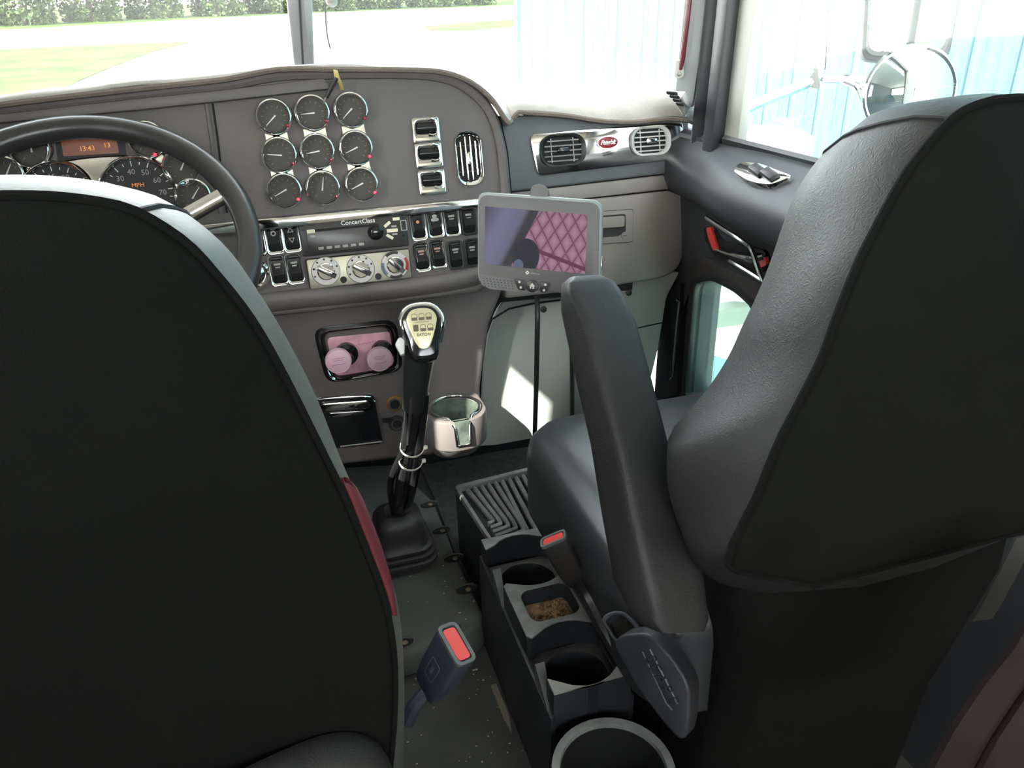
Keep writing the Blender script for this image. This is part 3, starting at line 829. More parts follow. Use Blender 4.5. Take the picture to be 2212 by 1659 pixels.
# --- rocker switches
sw_bez_o, sw_bez_i = rrect(.0285, .052, .006, 3), rrect(.0195, .041, .004, 3)
mb = MB(); mb.ring(sw_bez_o, sw_bez_i, 0, .007, w1i=.004); me_sb = mb.mesh('bezel', 60, bevel=.0014); me_sb.materials.append(CHROME)
mb = MB(); mb.ring(sw_bez_o, sw_bez_i, 0, .004, w1i=.003); me_sbk = mb.mesh('bezel', 60, bevel=.0012); me_sbk.materials.append(BLACKP)
mb = MB()
mb.loft([[Vector((x, y, z)) for y, z in ((-.02, -.002), (-.02, .006), (-.008, .0075), (.004, .0035), (.016, .002), (.02, -.001))] for x in (-.0095, .0095)])
me_rk = mb.mesh('rocker_switch', 20, bevel=.001); me_rk.materials.append(BLACKG)
def rocker(px, py, chrome, icon):
    M = D.sub(px, py, .004) @ T(0, 0, -.004) @ RZ(1.5)
    s = put(me_rk, 'rocker_switch', dash, M)
    put(me_sb if chrome else me_sbk, 'bezel', s, M)
    tl = Matrix.Rotation(R(8), 4, 'X')
    if icon == 'tri':
        for y, sg in ((.011, 1), (-.006, -1)):
            o_ = [(-.005, -.004 * sg), (.005, -.004 * sg), (0, .005 * sg)]; i_ = [(a * .62, b * .62 - .0005 * sg) for a, b in o_]
            mb = MB(); mb.ring(o_, i_, 0, .0004); mb.build('icon', GREYP, s, M @ T(0, y, .0045 if sg > 0 else .008))
    elif icon == 'dot':
        mb = MB(); mb.lathe([(.0028, 0), (.0028, .0006)], 10); mb.build('icon', mat('amber_dot', (.6, .25, .12, 1), .4), s, M @ T(0, .006, .0045))
    elif icon == 'fan':
        mb = MB()
        for k in range(3):
            mb.prism([(0.0045 * math.cos(t_) + .003 * math.cos(R(90 + 120 * k)), .0032 * math.sin(t_) + .004 * math.sin(R(90 + 120 * k))) for t_ in [2 * math.pi * i / 10 for i in range(10)]], 0, .0005)
        mb.build('icon', GREYP, s, M @ T(0, .008, .0045))
    elif icon == 'round':
        mb = MB(); mb.ring(circ(.0045, 14), circ(.0025, 14), 0, .0005); mb.build('icon', GREYP, s, M @ T(0, .008, .0045))
    else:
        mb = MB(); mb.box((0, .0, 0), (.011, .0035, .0006)); mb.box((0, -.005, 0), (.008, .0022, .0006)); mb.build('icon', icon, s, M @ T(0, .010, .0045))
    return s
WARM = mat('warm_print', (.4, .22, .17, 1), .5)
for px, py, c, ic in ((553, 520, 1, 'round'), (592, 515, 1, 'round'), (629, 511, 1, 'tri'), (601, 584, 1, GREYP), (637, 580, 1, GREYP),
                      (903, 487, 1, 'dot'), (940, 482, 1, 'fan'), (976, 479, 1, GREYP), (1013, 476, 0, GREYP),
                      (911, 555, 1, WARM), (946, 549, 1, WARM), (985, 551, 0, GREYP), (1021, 546, 0, GREYP)):
    rocker(px, py, c, ic)
M = D.sub(549, 592, .004)
mb = MB(); mb.lathe([(.026, -.004), (.026, .004), (.022, .008), (.018, .005), (.013, .009), (.006, .01)], 28); mb.build('ignition_ring', CHROME, dash, M, smooth=40)

# --- lower panel
Lf = Frame(Vector((0, 1.365, .5)), Vector((0, -1, .06)))
lowp = [(480, 660), (1100, 590), (1082, 640), (1058, 700), (1046, 780), (1038, 840), (1042, 930), (1000, 965), (930, 985), (700, 1010), (480, 1030)]
mb = MB(); mb.prism(Lf.poly(lowp), -.10, 0); mb.build('lower_panel', DASH, dash, Lf.M, bevel=.01, bseg=3)
# brake valve panel: chrome frame, rose plate, two knobs
vq = Lf.poly([(684, 716), (850, 697), (866, 800), (712, 826)], .01)
vc = (sum(p[0] for p in vq) / 4, sum(p[1] for p in vq) / 4)
def scl(p, k, c=vc): return [(c[0] + (a - c[0]) * k, c[1] + (b - c[1]) * k) for a, b in p]
vo = rpoly(vq, .022, 4)
mb = MB(); mb.ring(scl(vo, 1.0), scl(vo, .90), 0, .012, w1i=.004); vp = mb.build('brake_valve_panel', CHROME, dash, Lf.M, bevel=.002, smooth=60)
mb = MB(); mb.ring(scl(vo, 1.09), scl(vo, .99), 0, .004); mb.build('panel_gasket', BLACKG, vp, Lf.M, bevel=.001)
mb = MB(); mb.ring(scl(vo, .91), scl(vo, .84), -.004, .008, w1i=-.002); mb.build('inner_frame', BLACKG, vp, Lf.M)
pq = rpoly(Lf.poly([(705, 730), (846, 716), (857, 801), (725, 815)], .002), .012, 4)
mb = MB(); mb.prism(pq, -.004, .002); mb.build('rose_plate', PINK, vp, Lf.M, bevel=.001)
text('Trailer Parking Brake', .0062, PINKI, vp, Lf.sub(782, 743, .0024) @ RZ(5), 'plate_lettering', ext=.0002)
for (sx, sy), (kx_, ky) in (((748, 762), (731, 780)), ((825, 757), (820, 776))):
    a = Lf.pt(sx, sy, .002); M = Lf.sub(sx, sy, .002)
    kp = Lf.pt(kx_, ky, .05)
    ax = (kp - a).normalized(); fr = Frame(a, ax)
    mb = MB(); mb.lathe([(.021, 0), (.021, .012), (.012, .016), (.010, .044)], 22); mb.build('valve_stem', BLACKG, vp, Frame(a, Lf.n).M, smooth=40)
    M = Lf.sub(kx_, ky, .05)
    mb = MB(); mb.lathe([(.018, -.008), (.0235, -.006), (.0240, 0), (.0225, .003), (.0215, .0025), (.0205, .0032)], 32); kb = mb.build('valve_knob', PINKK, vp, M, smooth=40)
    mb = MB()
    for j, (x, y, l) in enumerate(((0, .006, .022), (0, .002, .018), (0, -.006, .024))):
        mb.tube([(x - l / 2, y - .001, .0033), (x - l / 5, y + .0006, .0033), (x + l / 6, y - .0002, .0033), (x + l / 2, y + .0012, .0033)], .0006, 4)
    mb.build('knob_script', PINKI, vp, M)
# storage drawer with chrome grip
mb = MB(); mb.prism(rpoly(Lf.poly([(600, 868), (808, 854), (828, 958), (740, 968), (620, 972)], .008), .01, 4), 0, .008); dr = mb.build('ash_drawer', BLACKG, dash, Lf.M, bevel=.002)
mb = MB(); mb.tube([Lf.pt(600, 866, .01), Lf.pt(780, 855, .01), Lf.pt(802, 858, .01), Lf.pt(812, 872, .01)], .0016, 6); mb.build('chrome_edge', CHROME, dr)
mb = MB(); mb.prism(rpoly(Lf.poly([(697, 872), (795, 865), (802, 873), (796, 882), (704, 888), (694, 882)], .016), .004, 3), .008, .018); mb.build('chrome_grip', CHROME, dr, Lf.M, bevel=.002)
mb = MB(); mb.prism(rpoly(Lf.poly([(712, 893), (786, 887), (788, 894), (716, 901)], .012), .002, 3), .008, .013); mb.build('chrome_grip', CHROME, dr, Lf.M, bevel=.001)
mb = MB(); mb.tube([Lf.pt(735, 965, .01), Lf.pt(825, 954, .01)], .002, 6); mb.build('lower_edge', DULLMET, dr)
# power sockets
for px, py, mm, nm in ((852, 871, SOCK, 'power_socket'), (857, 914, DIALK, 'power_socket')):
    M = Lf.sub(px, py, .002)
    mb = MB(); mb.lathe([(.0165, -.002), (.0165, .002), (.0118, .0035)], 22); s = mb.build(nm, mm, dash, M)
    mb = MB(); mb.lathe([(.0118, .002), (.0118, .007), (.0098, .007), (.0098, .001)], 22, close=True); mb.build('socket_rim', DULLMET, s, M)
    mb = MB(); mb.lathe([(.0098, .002), (.0098, .0042)], 18); mb.build('socket_hole', DARKIN, s, M)
mb = MB(); mb.prism(rrect(.02, .008, .003), 0, .005); mb.build('socket_cap', BLACKP, dash, Lf.sub(836, 907, .002, ang=-8))
# cup holder on the right of the lower panel
cupz = onp(982, 880, Vector((0, 1.300, 0)), Vector((0, 1, 0)))
CC, CZ, CR = (cupz.x, cupz.y), cupz.z, .047
Mc = T(CC[0], CC[1], 0)
co = [(-.060, .06), (-.060, -.02), (-.045, -.045), (-.02, -.058), (.02, -.058), (.045, -.045), (.060, -.02), (.060, .06)]
co = rpoly(co, .012, 3)
low = [(a * .72, b * .6 + .02) for a, b in co]
mb = MB(); mb.frust(low, CZ - .105, [(a * .98, b * .98) for a, b in co], CZ - .062); 
mb.ring(by_angle(co, 40), circ(CR, 40), CZ - .066, CZ - .002); cup = mb.build('cup_holder', DASH, dash, Mc, bevel=.004)
mb = MB(); mb.lathe([(.001, CZ - .075), (CR * .86, CZ - .075), (CR * 1.0, CZ - .004)], 36, cap=(False, False)); mb.build('cup_liner', CUPIN, cup, Mc, smooth=50)
arc = [(CR * 1.03 * math.cos(R(a)), CR * 1.03 * math.sin(R(a)), CZ + .001) for a in range(-62, 243, 8)]
tr_ = arc[-1]; tl_ = arc[0]
path = [(.013, -.062, CZ - .05), (.014, -.060, CZ - .012)] + [Vector(p) for p in arc] + [(-.014, -.060, CZ - .012), (-.013, -.062, CZ - .05)]
mb = MB(); mb.tube([Vector(p) for p in path] , .0032, 8, closed=True); mb.build('chrome_ring', CHROME, cup, Mc, smooth=60)
mb = MB(); mb.frust([(-.011, -.0605), (.011, -.0605), (.011, -.05), (-.011, -.05)], CZ - .05, [(-.014, -.061), (.014, -.061), (.016, -.046), (-.016, -.046)], CZ - .002); mb.build('mug_notch', CUPIN, cup, Mc)

# --- passenger side
t4 = R(12)
G = Frame(Vector((.4, 1.415, .75)), Vector((0, -math.cos(t4), math.sin(t4))))
mb = MB(); mb.prism(rpoly(G.poly([(1060, 250), (1488, 238), (1490, 369), (1060, 420)]), [.01, .012, .006, .01], 3), -.12, .0); mb.build('passenger_pad', PAD, dash, G.M, bevel=.008, bseg=3)
mb = MB(); mb.prism(G.poly([(1060, 421), (1490, 371), (1490, 404), (1060, 452)]), -.10, -.004); mb.build('trim_band', GLOVE, dash, G.M, bevel=.004)
mb = MB(); mb.prism(G.poly([(1060, 400), (1484, 360), (1480, 620), (1060, 660)]), -.14, -.03); mb.build('dash_core', DARKIN, dash, G.M)
tq = rpoly(G.poly([(1144, 290), (1476, 261), (1478, 342), (1162, 381)], .006), [.014, .012, .012, .014], 4)
mb = MB(); mb.prism(tq, 0, .005); vt = mb.build('vent_trim_plate', CHROME, dash, G.M, bevel=.002)
vent(G, 1217, 324, .094, .058, False, BLACKP, DULLMET, dash, w=.005)
vent(G, 1407, 304, .086, .055, False, OFFW, OFFW, dash, w=.005)  # bright reflection on this vent painted in as off-white
M = G.sub(1312, 308, .006)
mb = MB(); mb.prism(circ(.0215, 28, ry=.0112), -.001, .002); bd = mb.build('red_badge', mat('badge_red', (.25, .01, .02, 1), .25), dash, M, bevel=.0006)
mb = MB(); mb.ring(circ(.0228, 28, ry=.0125), circ(.0210, 28, ry=.0108), -.001, .003); mb.build('badge_rim', CHROME, bd, M)
text('Peterbilt', .0122, WHITE, bd, M @ T(0, .0002, .0024), 'badge_script', shear=.4, space=.78, ext=.0003, bold=.0002)
# glove box door
gq = G.poly([(1090, 450), (1487, 407), (1486, 500), (1470, 575), (1440, 598), (1300, 622), (1090, 645)], -.004)
mb = MB(); mb.prism(rpoly(gq, [.01, .012, .02, .04, .03, .01, .01], 4), -.05, -.002); gb = mb.build('glove_box_door', GLOVE, dash, G.M, bevel=.006, bseg=3)
hb = G.poly([(1240, 462), (1367, 452), (1366, 522), (1240, 530)], .0)
mb = MB(); mb.prism(rpoly(hb, .006, 3), -.003, .003); mb.build('handle_bezel', GLOVE, gb, G.M, bevel=.001)
mb = MB(); mb.ring(rpoly(scl(hb, 1.03, ((hb[0][0] + hb[1][0]) / 2, (hb[0][1] + hb[2][1]) / 2)), .006, 3), rpoly(hb, .006, 3), -.003, -.0012); mb.build('bezel_gap', DARKIN, gb, G.M)
mb = MB(); mb.prism(rpoly(G.poly([(1240, 470), (1351, 462), (1352, 500), (1336, 510), (1240, 518)], .003), .004, 3), .002, .0036); mb.build('handle_recess', DIALK, gb, G.M)
mb = MB(); mb.prism(rpoly(G.poly([(1240, 474), (1350, 466), (1349, 490), (1240, 498)], .008), .004, 3), .003, .009); mb.build('handle', GLOVE, gb, G.M, bevel=.0015)
mb = MB(); mb.lathe([(.0075, .003), (.0075, .005), (.006, .0055)], 16); lk_ = mb.build('lock', GLOVE, gb, G.sub(1349, 509, .003) @ T(0, 0, -.003))
mb = MB(); mb.box((0, 0, .0058), (.007, .0012, .0006)); mb.build('key_slot', DIALK, gb, G.sub(1349, 509, .003) @ T(0, 0, -.003))
# panels under the dash
Kf = Frame(Vector((.35, 1.44, .45)), Vector((-.22, -.90, .22)))
kq = [(1096, 640), (1200, 645), (1330, 610), (1470, 585), (1440, 640), (1420, 760), (1390, 880), (1260, 905), (1160, 945), (1070, 962), (1010, 965), (1036, 930), (1044, 800), (1055, 720), (1070, 680)]
kk = rpoly(Kf.poly(kq), .012, 3)
mb = MB(); mb.prism(kk, -.05, 0); kp = mb.build('kick_panel', KICK, dash, Kf.M, bevel=.012, bseg=3)
mb = MB(); mb.tube([Kf.pt(*p) for p in ((1046, 735), (1062, 690), (1100, 667), (1150, 656), (1210, 648))], .0022, 6); mb.build('panel_seam', DARKIN, kp)
mb = MB(); mb.tube([Kf.pt(*p) for p in ((1370, 710), (1430, 697))], .0015, 6); mb.build('panel_seam', DARKIN, kp)
for px, py in ((1174, 668), (1358, 632)):
    mb = MB(); mb.lathe([(.007, -.001), (.007, .0015), (.004, .0025)], 12); mb.build('fastener', BLACKP, kp, Kf.sub(px, py))
# dash top under the mat
mb = MB()
def dtop(px, py, yb, zb=.0):
    p = D.pt(px, py, -.02); return p
tp = [D.pt(a, b, -.01) for a, b in pod[1:14]]
rows = [tp, [Vector((p.x, max(1.55, 1.78 - abs(p.x) * .36), min(p.z, .92) - .02)) for p in tp]]
mb.sheet(rows); mb.build('dash_top', DASH, dash, smooth=60)
mb = MB(); mb.box((.36, 1.55, .80), (.66, .22, .10)); mb.build('dash_top', PAD, dash)
# defrost grille at the passenger corner
# ------------------------------------------------------------------ dash mat
def build_mat():
    fr = [(-140, 250), (0, 222), (300, 187), (480, 168), (600, 146), (730, 146), (880, 147), (955, 152), (1012, 171), (1058, 207), (1088, 250), (1098, 262)]
    fr = smooth_line([Vector(p) for p in fr], 5)
    A = [D.pt(p.x, p.y, .014) for p in fr]
    fr2 = smooth_line([Vector(p) for p in [(1104, 258), (1118, 240), (1140, 240), (1220, 246), (1300, 258), (1370, 260), (1440, 253), (1490, 258)]], 5)
    B = [G.pt(p.x, p.y, .016) for p in fr2]
    # drooping corner at the pillar
    front = A + B + [G.pt(1512, 268, .02)]
    rows = []
    nn = 9
    for k in range(nn):
        t = k / (nn - 1)
        row = []
        for i, p in enumerate(front):
            yb = 1.79 - max(0, abs(p.x) - .0) * .39
            bz = .925 if p.x < .30 else .905
            if p.x > .25: bz = .905
            q = Vector((min(p.x, .70) if p.x > .6 else p.x, yb - .02, bz))
            s = t
            r = p.lerp(q, s)
            # rise quickly off the front edge then lie flat
            hump = math.sin(math.pi * min(1, t * 1.0)) * .012
            lift = (max(p.z, bz) - p.z)
            e = 1 - (1 - t) ** 3
            r.z = p.z + (bz - p.z) * (e if bz > p.z else t) + hump + .006 * noise.noise(Vector((r.x * 9, r.y * 9, 0)))
            row.append(r)
        rows.append(row)
    mb = MB(); mb.sheet(rows)
    root = thing('dash_mat', 'pale felt dash mat draped over the dashboard top under the windshield', 'mat', (0, 1.5, .93))
    o = mb.build('mat_cloth', MATW, root, smooth=80, solid=.005)
    mb = MB(); mb.tube([p + Vector((0, -.002, -.003)) for p in front], .0045, 6); mb.build('mat_hem', MATE, root)
    fl = [[onz(1440, 197, .913), onz(1478, 199, .913)], [onz(1462, 222, .91), G.pt(1494, 232, .012)], [G.pt(1476, 250, .018), G.pt(1502, 256, .016)], [G.pt(1494, 262, .021), G.pt(1513, 272, .02)]]
    mb = MB(); mb.sheet(fl); mb.build('mat_corner', MATW, root, smooth=80, solid=.004)
    # cut slots for the defroster at the right
    for k in range(4):
        a = onz(1441 + 7 * k, 206 + 8 * k, .915); b = onz(1462 + 4 * k, 208 + 8 * k, .915)
        mb = MB(); mb.tube([a + Vector((0, 0, .004)), b + Vector((0, 0, .004))], .0035, 6, flat=.5); mb.build('vent_slot', DARKIN, root)
    return root
build_mat()

# ================================================================== STEERING WHEEL
WC = at(172, 545, 1.05)
wn = Vector((0.0, -math.cos(R(50)), math.sin(R(50))))
Wf = Frame(WC, wn)
sw = thing('steering_wheel', 'large black steering wheel with chrome spokes in front of the driver gauges', 'steering wheel', WC - Vector((0, 0, .1)))
WR = .222
mb = MB(); mb.tube([(WR * math.cos(2 * math.pi * k / 64), WR * math.sin(2 * math.pi * k / 64), 0) for k in range(64)], .0175, 12, closed=True)
mb.build('rim', mat('wheel_leather', (.035, .033, .032, 1), .3, bump=('noise', 300, .2, .0006)), sw, Wf.M, smooth=60)
for a in (22, 158, 270):
    c, s = math.cos(R(a)), math.sin(R(a))
    mb = MB(); mb.tube([(c * .05, s * .05, -.035), (c * .12, s * .12, -.022), (c * (WR - .006), s * (WR - .006), -.002)], [.016, .013, .012], 10, flat=.45, up=wn); mb.build('spoke', CHROME, sw, Wf.M)
mb = MB(); mb.lathe([(.03, -.06), (.07, -.05), (.072, -.02), (.055, -.012)], 30); mb.build('hub', BLACKP, sw, Wf.M, smooth=40)
mb = MB(); mb.tube([(0, 0, -.05), (0, -.02, -.30)], .035, 14); mb.build('column', BLACKP, sw, Wf.M)

# ================================================================== GEAR SHIFT
gz = .07
bc = onz(866, 1188, gz)
gs = thing('gear_shift', 'tall black gear lever with gold shift pattern badge and rubber boot', 'gear lever', bc)
secs = []
for (hw, z, dy) in ((.068, 0, 0), (.068, .007, 0), (.060, .010, 0), (.064, .014, 0), (.064, .020, 0), (.056, .023, 0), (.060, .027, 0), (.060, .033, 0), (.053, .037, -.002), (.050, .060, -.003), (.046, .085, -.006), (.038, .098, -.008), (.024, .104, -.008), (.022, .100, -.008)):
    secs.append([Vector((bc.x + a, bc.y + b + dy, gz + z)) for a, b in rrect(hw * 2, hw * 2, hw * .5, 5)])
mb = MB(); mb.loft(secs); mb.build('boot', BOOT, gs, smooth=50)
s0 = Vector((bc.x + .0, bc.y - .01, gz + .09))
kn = ony(912, 705, 1.05)          # badge centre
s1 = ony(900, 850, 1.085)
s15 = ony(880, 975, 1.13)
mb = MB(); mb.tube([s0, s15, s1], [.013, .014, .015], 12); mb.build('shaft', BLACKP, gs)
# grip: tapering column flaring to the head
g0 = ony(893, 880, 1.09); g1 = ony(905, 775, 1.07); g2 = ony(909, 735, 1.06); g3 = ony(913, 700, 1.055); g4 = ony(914, 672, 1.06)
mb = MB(); mb.tube([g0, g1, g2], [.0185, .0235, .0235], 16); mb.build('grip', BLACKP, gs, smooth=50)
kf = Frame(kn, (CAMP - kn).normalized() * .8 + Vector((0, -.1, .25)))
head = [tuple(v) for v in smooth_line([Vector(p) for p in ((0, .0335), (.019, .030), (.0305, .016), (.031, .002), (.0235, -.024), (.0165, -.050), (-.0165, -.050), (-.0235, -.024), (-.031, .002), (-.0305, .016), (-.019, .030))], 3, closed=True)]
mb = MB()
ks = lambda k, w_: [kf.M @ Vector((a * k, b * k, w_)) for a, b in head]
mb.loft([ks(.70, -.040), ks(.93, -.032), ks(1.0, -.015), ks(1.0, -.004), ks(.93, .004), ks(.84, .006)]); mb.build('knob', BLACKG, gs, smooth=60)
ring = [(a, b) for a, b in head]
hp_ = sorted([(math.atan2(a, b), a, b) for a, b in head if b > -.027])
mb = MB(); mb.tube([kf.M @ Vector((a * .93, b * .93, -.001 - .012 * max(0, -b / .027))) for _, a, b in hp_], .0058, 10); mb.build('knob_trim', CHROME, gs, smooth=60)
badge = [tuple(v) for v in smooth_line([Vector(p) for p in ((0, .0255), (.014, .023), (.0215, .013), (.021, .002), (.013, -.022), (.006, -.034), (-.006, -.034), (-.013, -.022), (-.021, .002), (-.0215, .013), (-.014, .023))], 3, closed=True)]
mb = MB(); mb.prism(badge, .004, .010, M=kf.M); bdg = mb.build('badge', GOLD, gs, bevel=.001)
for r in range(2):
    for c in range(3):
        x, y = -.0105 + .0105 * c + .001 * r, .0125 - .0165 * r
        mb = MB()
        if r == 1 and c == 0: mb.prism(rrect(.0075, .010, .0015), .010, .0104)
        else:
            mb.ring(rrect(.0085, .010, .003), rrect(.0072, .0086, .0025), .010, .0103)
            mb.prism(rrect(.0085, .0045, .0012, cy=-.003), .010, .0104)
        mb.build('gear_mark', SHIFTT, bdg, kf.M @ T(x, y, 0), smooth=0)
mb = MB(); mb.box((.0, .0046, .0101), (.020, .0006, .0003)); mb.build('pattern_line', SHIFTT, bdg, kf.M)
text('EATON', .0060, SHIFTT, bdg, kf.M @ T(.001, -.0145, .0104), 'lettering', ext=.0002, space=1.0, bold=.00016)
mb = MB(); mb.prism(rpoly([(-.008, .002), (-.001, -.014), (.005, -.013), (.007, .008), (.001, .013), (-.003, .011)], .002, 3), -.012, .004)
mb.build('range_button', OFFW, gs, kf.M @ T(-.034, -.026, -.004), bevel=.003)
# cables down the side, tied with plastic ties
def cab(name, pts, r, m, par, n=8): 
    mb = MB(); mb.tube(smooth_line(pts, 5), r, n); return mb.build(name, m, par)
cab('air_hose', [ony(918, 850, 1.075), ony(914, 900, 1.09), ony(906, 965, 1.11), ony(900, 1010, 1.13), ony(885, 1080, 1.2), s0 + Vector((.006, 0, .0))], .0075, BLACKG, gs)
cab('air_hose', [ony(883, 840, 1.075), ony(884, 900, 1.085), ony(874, 965, 1.11), ony(850, 1020, 1.16), ony(843, 1060, 1.2), s0 + Vector((-.006, 0, .0))], .0065, BLACKG, gs)
cab('air_hose', [ony(880, 980, 1.12), ony(872, 1030, 1.16), ony(866, 1080, 1.2), s0], .007, BLACKG, gs)
cab('wire_sheath', [ony(890, 838, 1.066), ony(886, 900, 1.075), ony(880, 960, 1.10)], .0025, DULLMET, gs)
for (px, py, yy) in ((890, 966, 1.115), (887, 995, 1.125)):
    c = ony(px, py, yy); ax = (s1 - s0).normalized(); f_ = Frame(c, ax)
    mb = MB(); mb.lathe([(.0205, -.002), (.0205, .002), (.0195, .002), (.0195, -.002)], 20, close=True, M=f_.M); zt = mb.build('zip_tie', ZIP, gs)
    mb = MB(); mb.box((0, 0, 0), (.007, .006, .006), T(*(c + Vector((.021, -.008, 0))))); mb.build('tie_head', ZIP, zt, bevel=.001)

# ================================================================== TABLET
tc_ = at(1164, 526, 1.16)
uvec = at(1300, 537, 1.142) - at(1030, 512, 1.178)
tn = (CAMP - tc_).normalized()
tn = (tn - uvec.normalized() * tn.dot(uvec.normalized())).normalized()
Tf = Frame(tc_, tn, right=uvec)
tab = thing('tablet', 'grey in-cab tablet on a thin stalk showing rose quilted leather', 'tablet', onz(1158, 950, .02))
tb = rpoly(Tf.poly([(1030, 413), (1301, 432), (1296, 642), (1030, 614)]), .016, 5)
tcen = (sum(p[0] for p in tb) / len(tb), sum(p[1] for p in tb) / len(tb))
mb = MB(); mb.prism(tb, -.026, -.003); mb.build('shell', TABL, tab, Tf.M, bevel=.004)
fb = scl(tb, .965, tcen)
mb = MB(); mb.prism([(a, b - .002) for a, b in fb], -.004, .0); mb.build('front_frame', TABG, tab, Tf.M, bevel=.0015)
sq = Tf.poly([(1048, 446), (1269, 464), (1264, 592), (1048, 570)])
scx, scy = sum(p[0] for p in sq) / 4, sum(p[1] for p in sq) / 4
mb = MB(); mb.prism([(a - scx, b - scy) for a, b in sq], 0, .0008); mb.build('screen', SCREEN, tab, Tf.M @ T(scx, scy, 0), label='lit screen showing rose quilted leather', smooth=0)
mb = MB(); mb.prism(rpoly(Tf.poly([(1034, 592), (1108, 602), (1122, 630), (1060, 625), (1040, 615)]), .004), .0, .0012); gr_ = mb.build('speaker_grille', TABG, tab, Tf.M)
for r in range(4):
    for c in range(9):
        mb = MB(); mb.lathe([(.0009, 0), (.0009, .0004)], 6); mb.build('grille_hole', DIALK, gr_, Tf.sub(1044 + c * 7.5 + r * 1.5, 601 + r * 5.5 + c * .8, .0013))
for pts, dots in (([(1112, 602), (1135, 605), (1136, 628), (1121, 626)], ((1122, 609), (1125, 621))), ([(1166, 608), (1190, 610), (1181, 632), (1167, 631)], ((1178, 615), (1175, 627)))):
    mb = MB(); mb.prism(rpoly(Tf.poly(pts), .003), 0, .0022); b_ = mb.build('button_pad', BLACKP, tab, Tf.M, bevel=.0006)
    for x, y in dots:
        mb = MB(); mb.lathe([(.0020, 0), (.0020, .0005)], 10); mb.build('button_icon', ZIP, b_, Tf.sub(x, y, .0022))
M = Tf.sub(1150, 618)
mb = MB(); mb.lathe([(.0095, 0), (.0095, .002), (.008, .0026)], 24); hb_ = mb.build('home_button', BLACKP, tab, M)
mb = MB(); mb.prism([(-.0045, 0), (0, .0048), (.0045, 0), (.0032, 0), (.0032, -.004), (.001, -.004), (.001, -.001), (-.001, -.001), (-.001, -.004), (-.0032, -.004), (-.0032, 0)], .0026, .0030); mb.build('home_icon', ZIP, hb_, M)
lg = Tf.sub(1139, 589)
mb = MB(); mb.ring([(.003, 0), (0, .003), (-.003, 0), (0, -.003)], [(.0014, 0), (0, .0014), (-.0014, 0), (0, -.0014)], 0, .0006); mb.build('logo_mark', WHITE, tab, lg)
text('platform', .0042, GREYP, tab, Tf.sub(1156, 591, .0002) @ RZ(-1), 'logo_lettering', ext=.0002)
mb = MB(); mb.prism(rpoly(Tf.poly([(1143, 424), (1147, 403), (1160, 397), (1175, 399), (1184, 410), (1185, 428)], -.006), .006, 4), -.016, -.006); mb.build('top_latch', TABG, tab, Tf.M, bevel=.001)
mb = MB(); mb.box((0, 0, 0), (.003, .03, .006), Tf.sub(1298, 575, -.012)); mb.build('side_button', CHROME, tab, bevel=.0008)
pb = onz(1158, 990, .05)
cab('stalk', [Tf.pt(1160, 640, -.02), at(1161, 700, 1.19), at(1158, 840, 1.26), at(1155, 945, 1.33), at(1154, 985, 1.40)], .0042, BLACKP, tab)
mb = MB(); mb.tube([at(1234, 600, 1.24), at(1236, 800, 1.30), at(1236, 930, 1.36)], .004, 6); mb.build('rear_strut', BLACKP, tab)

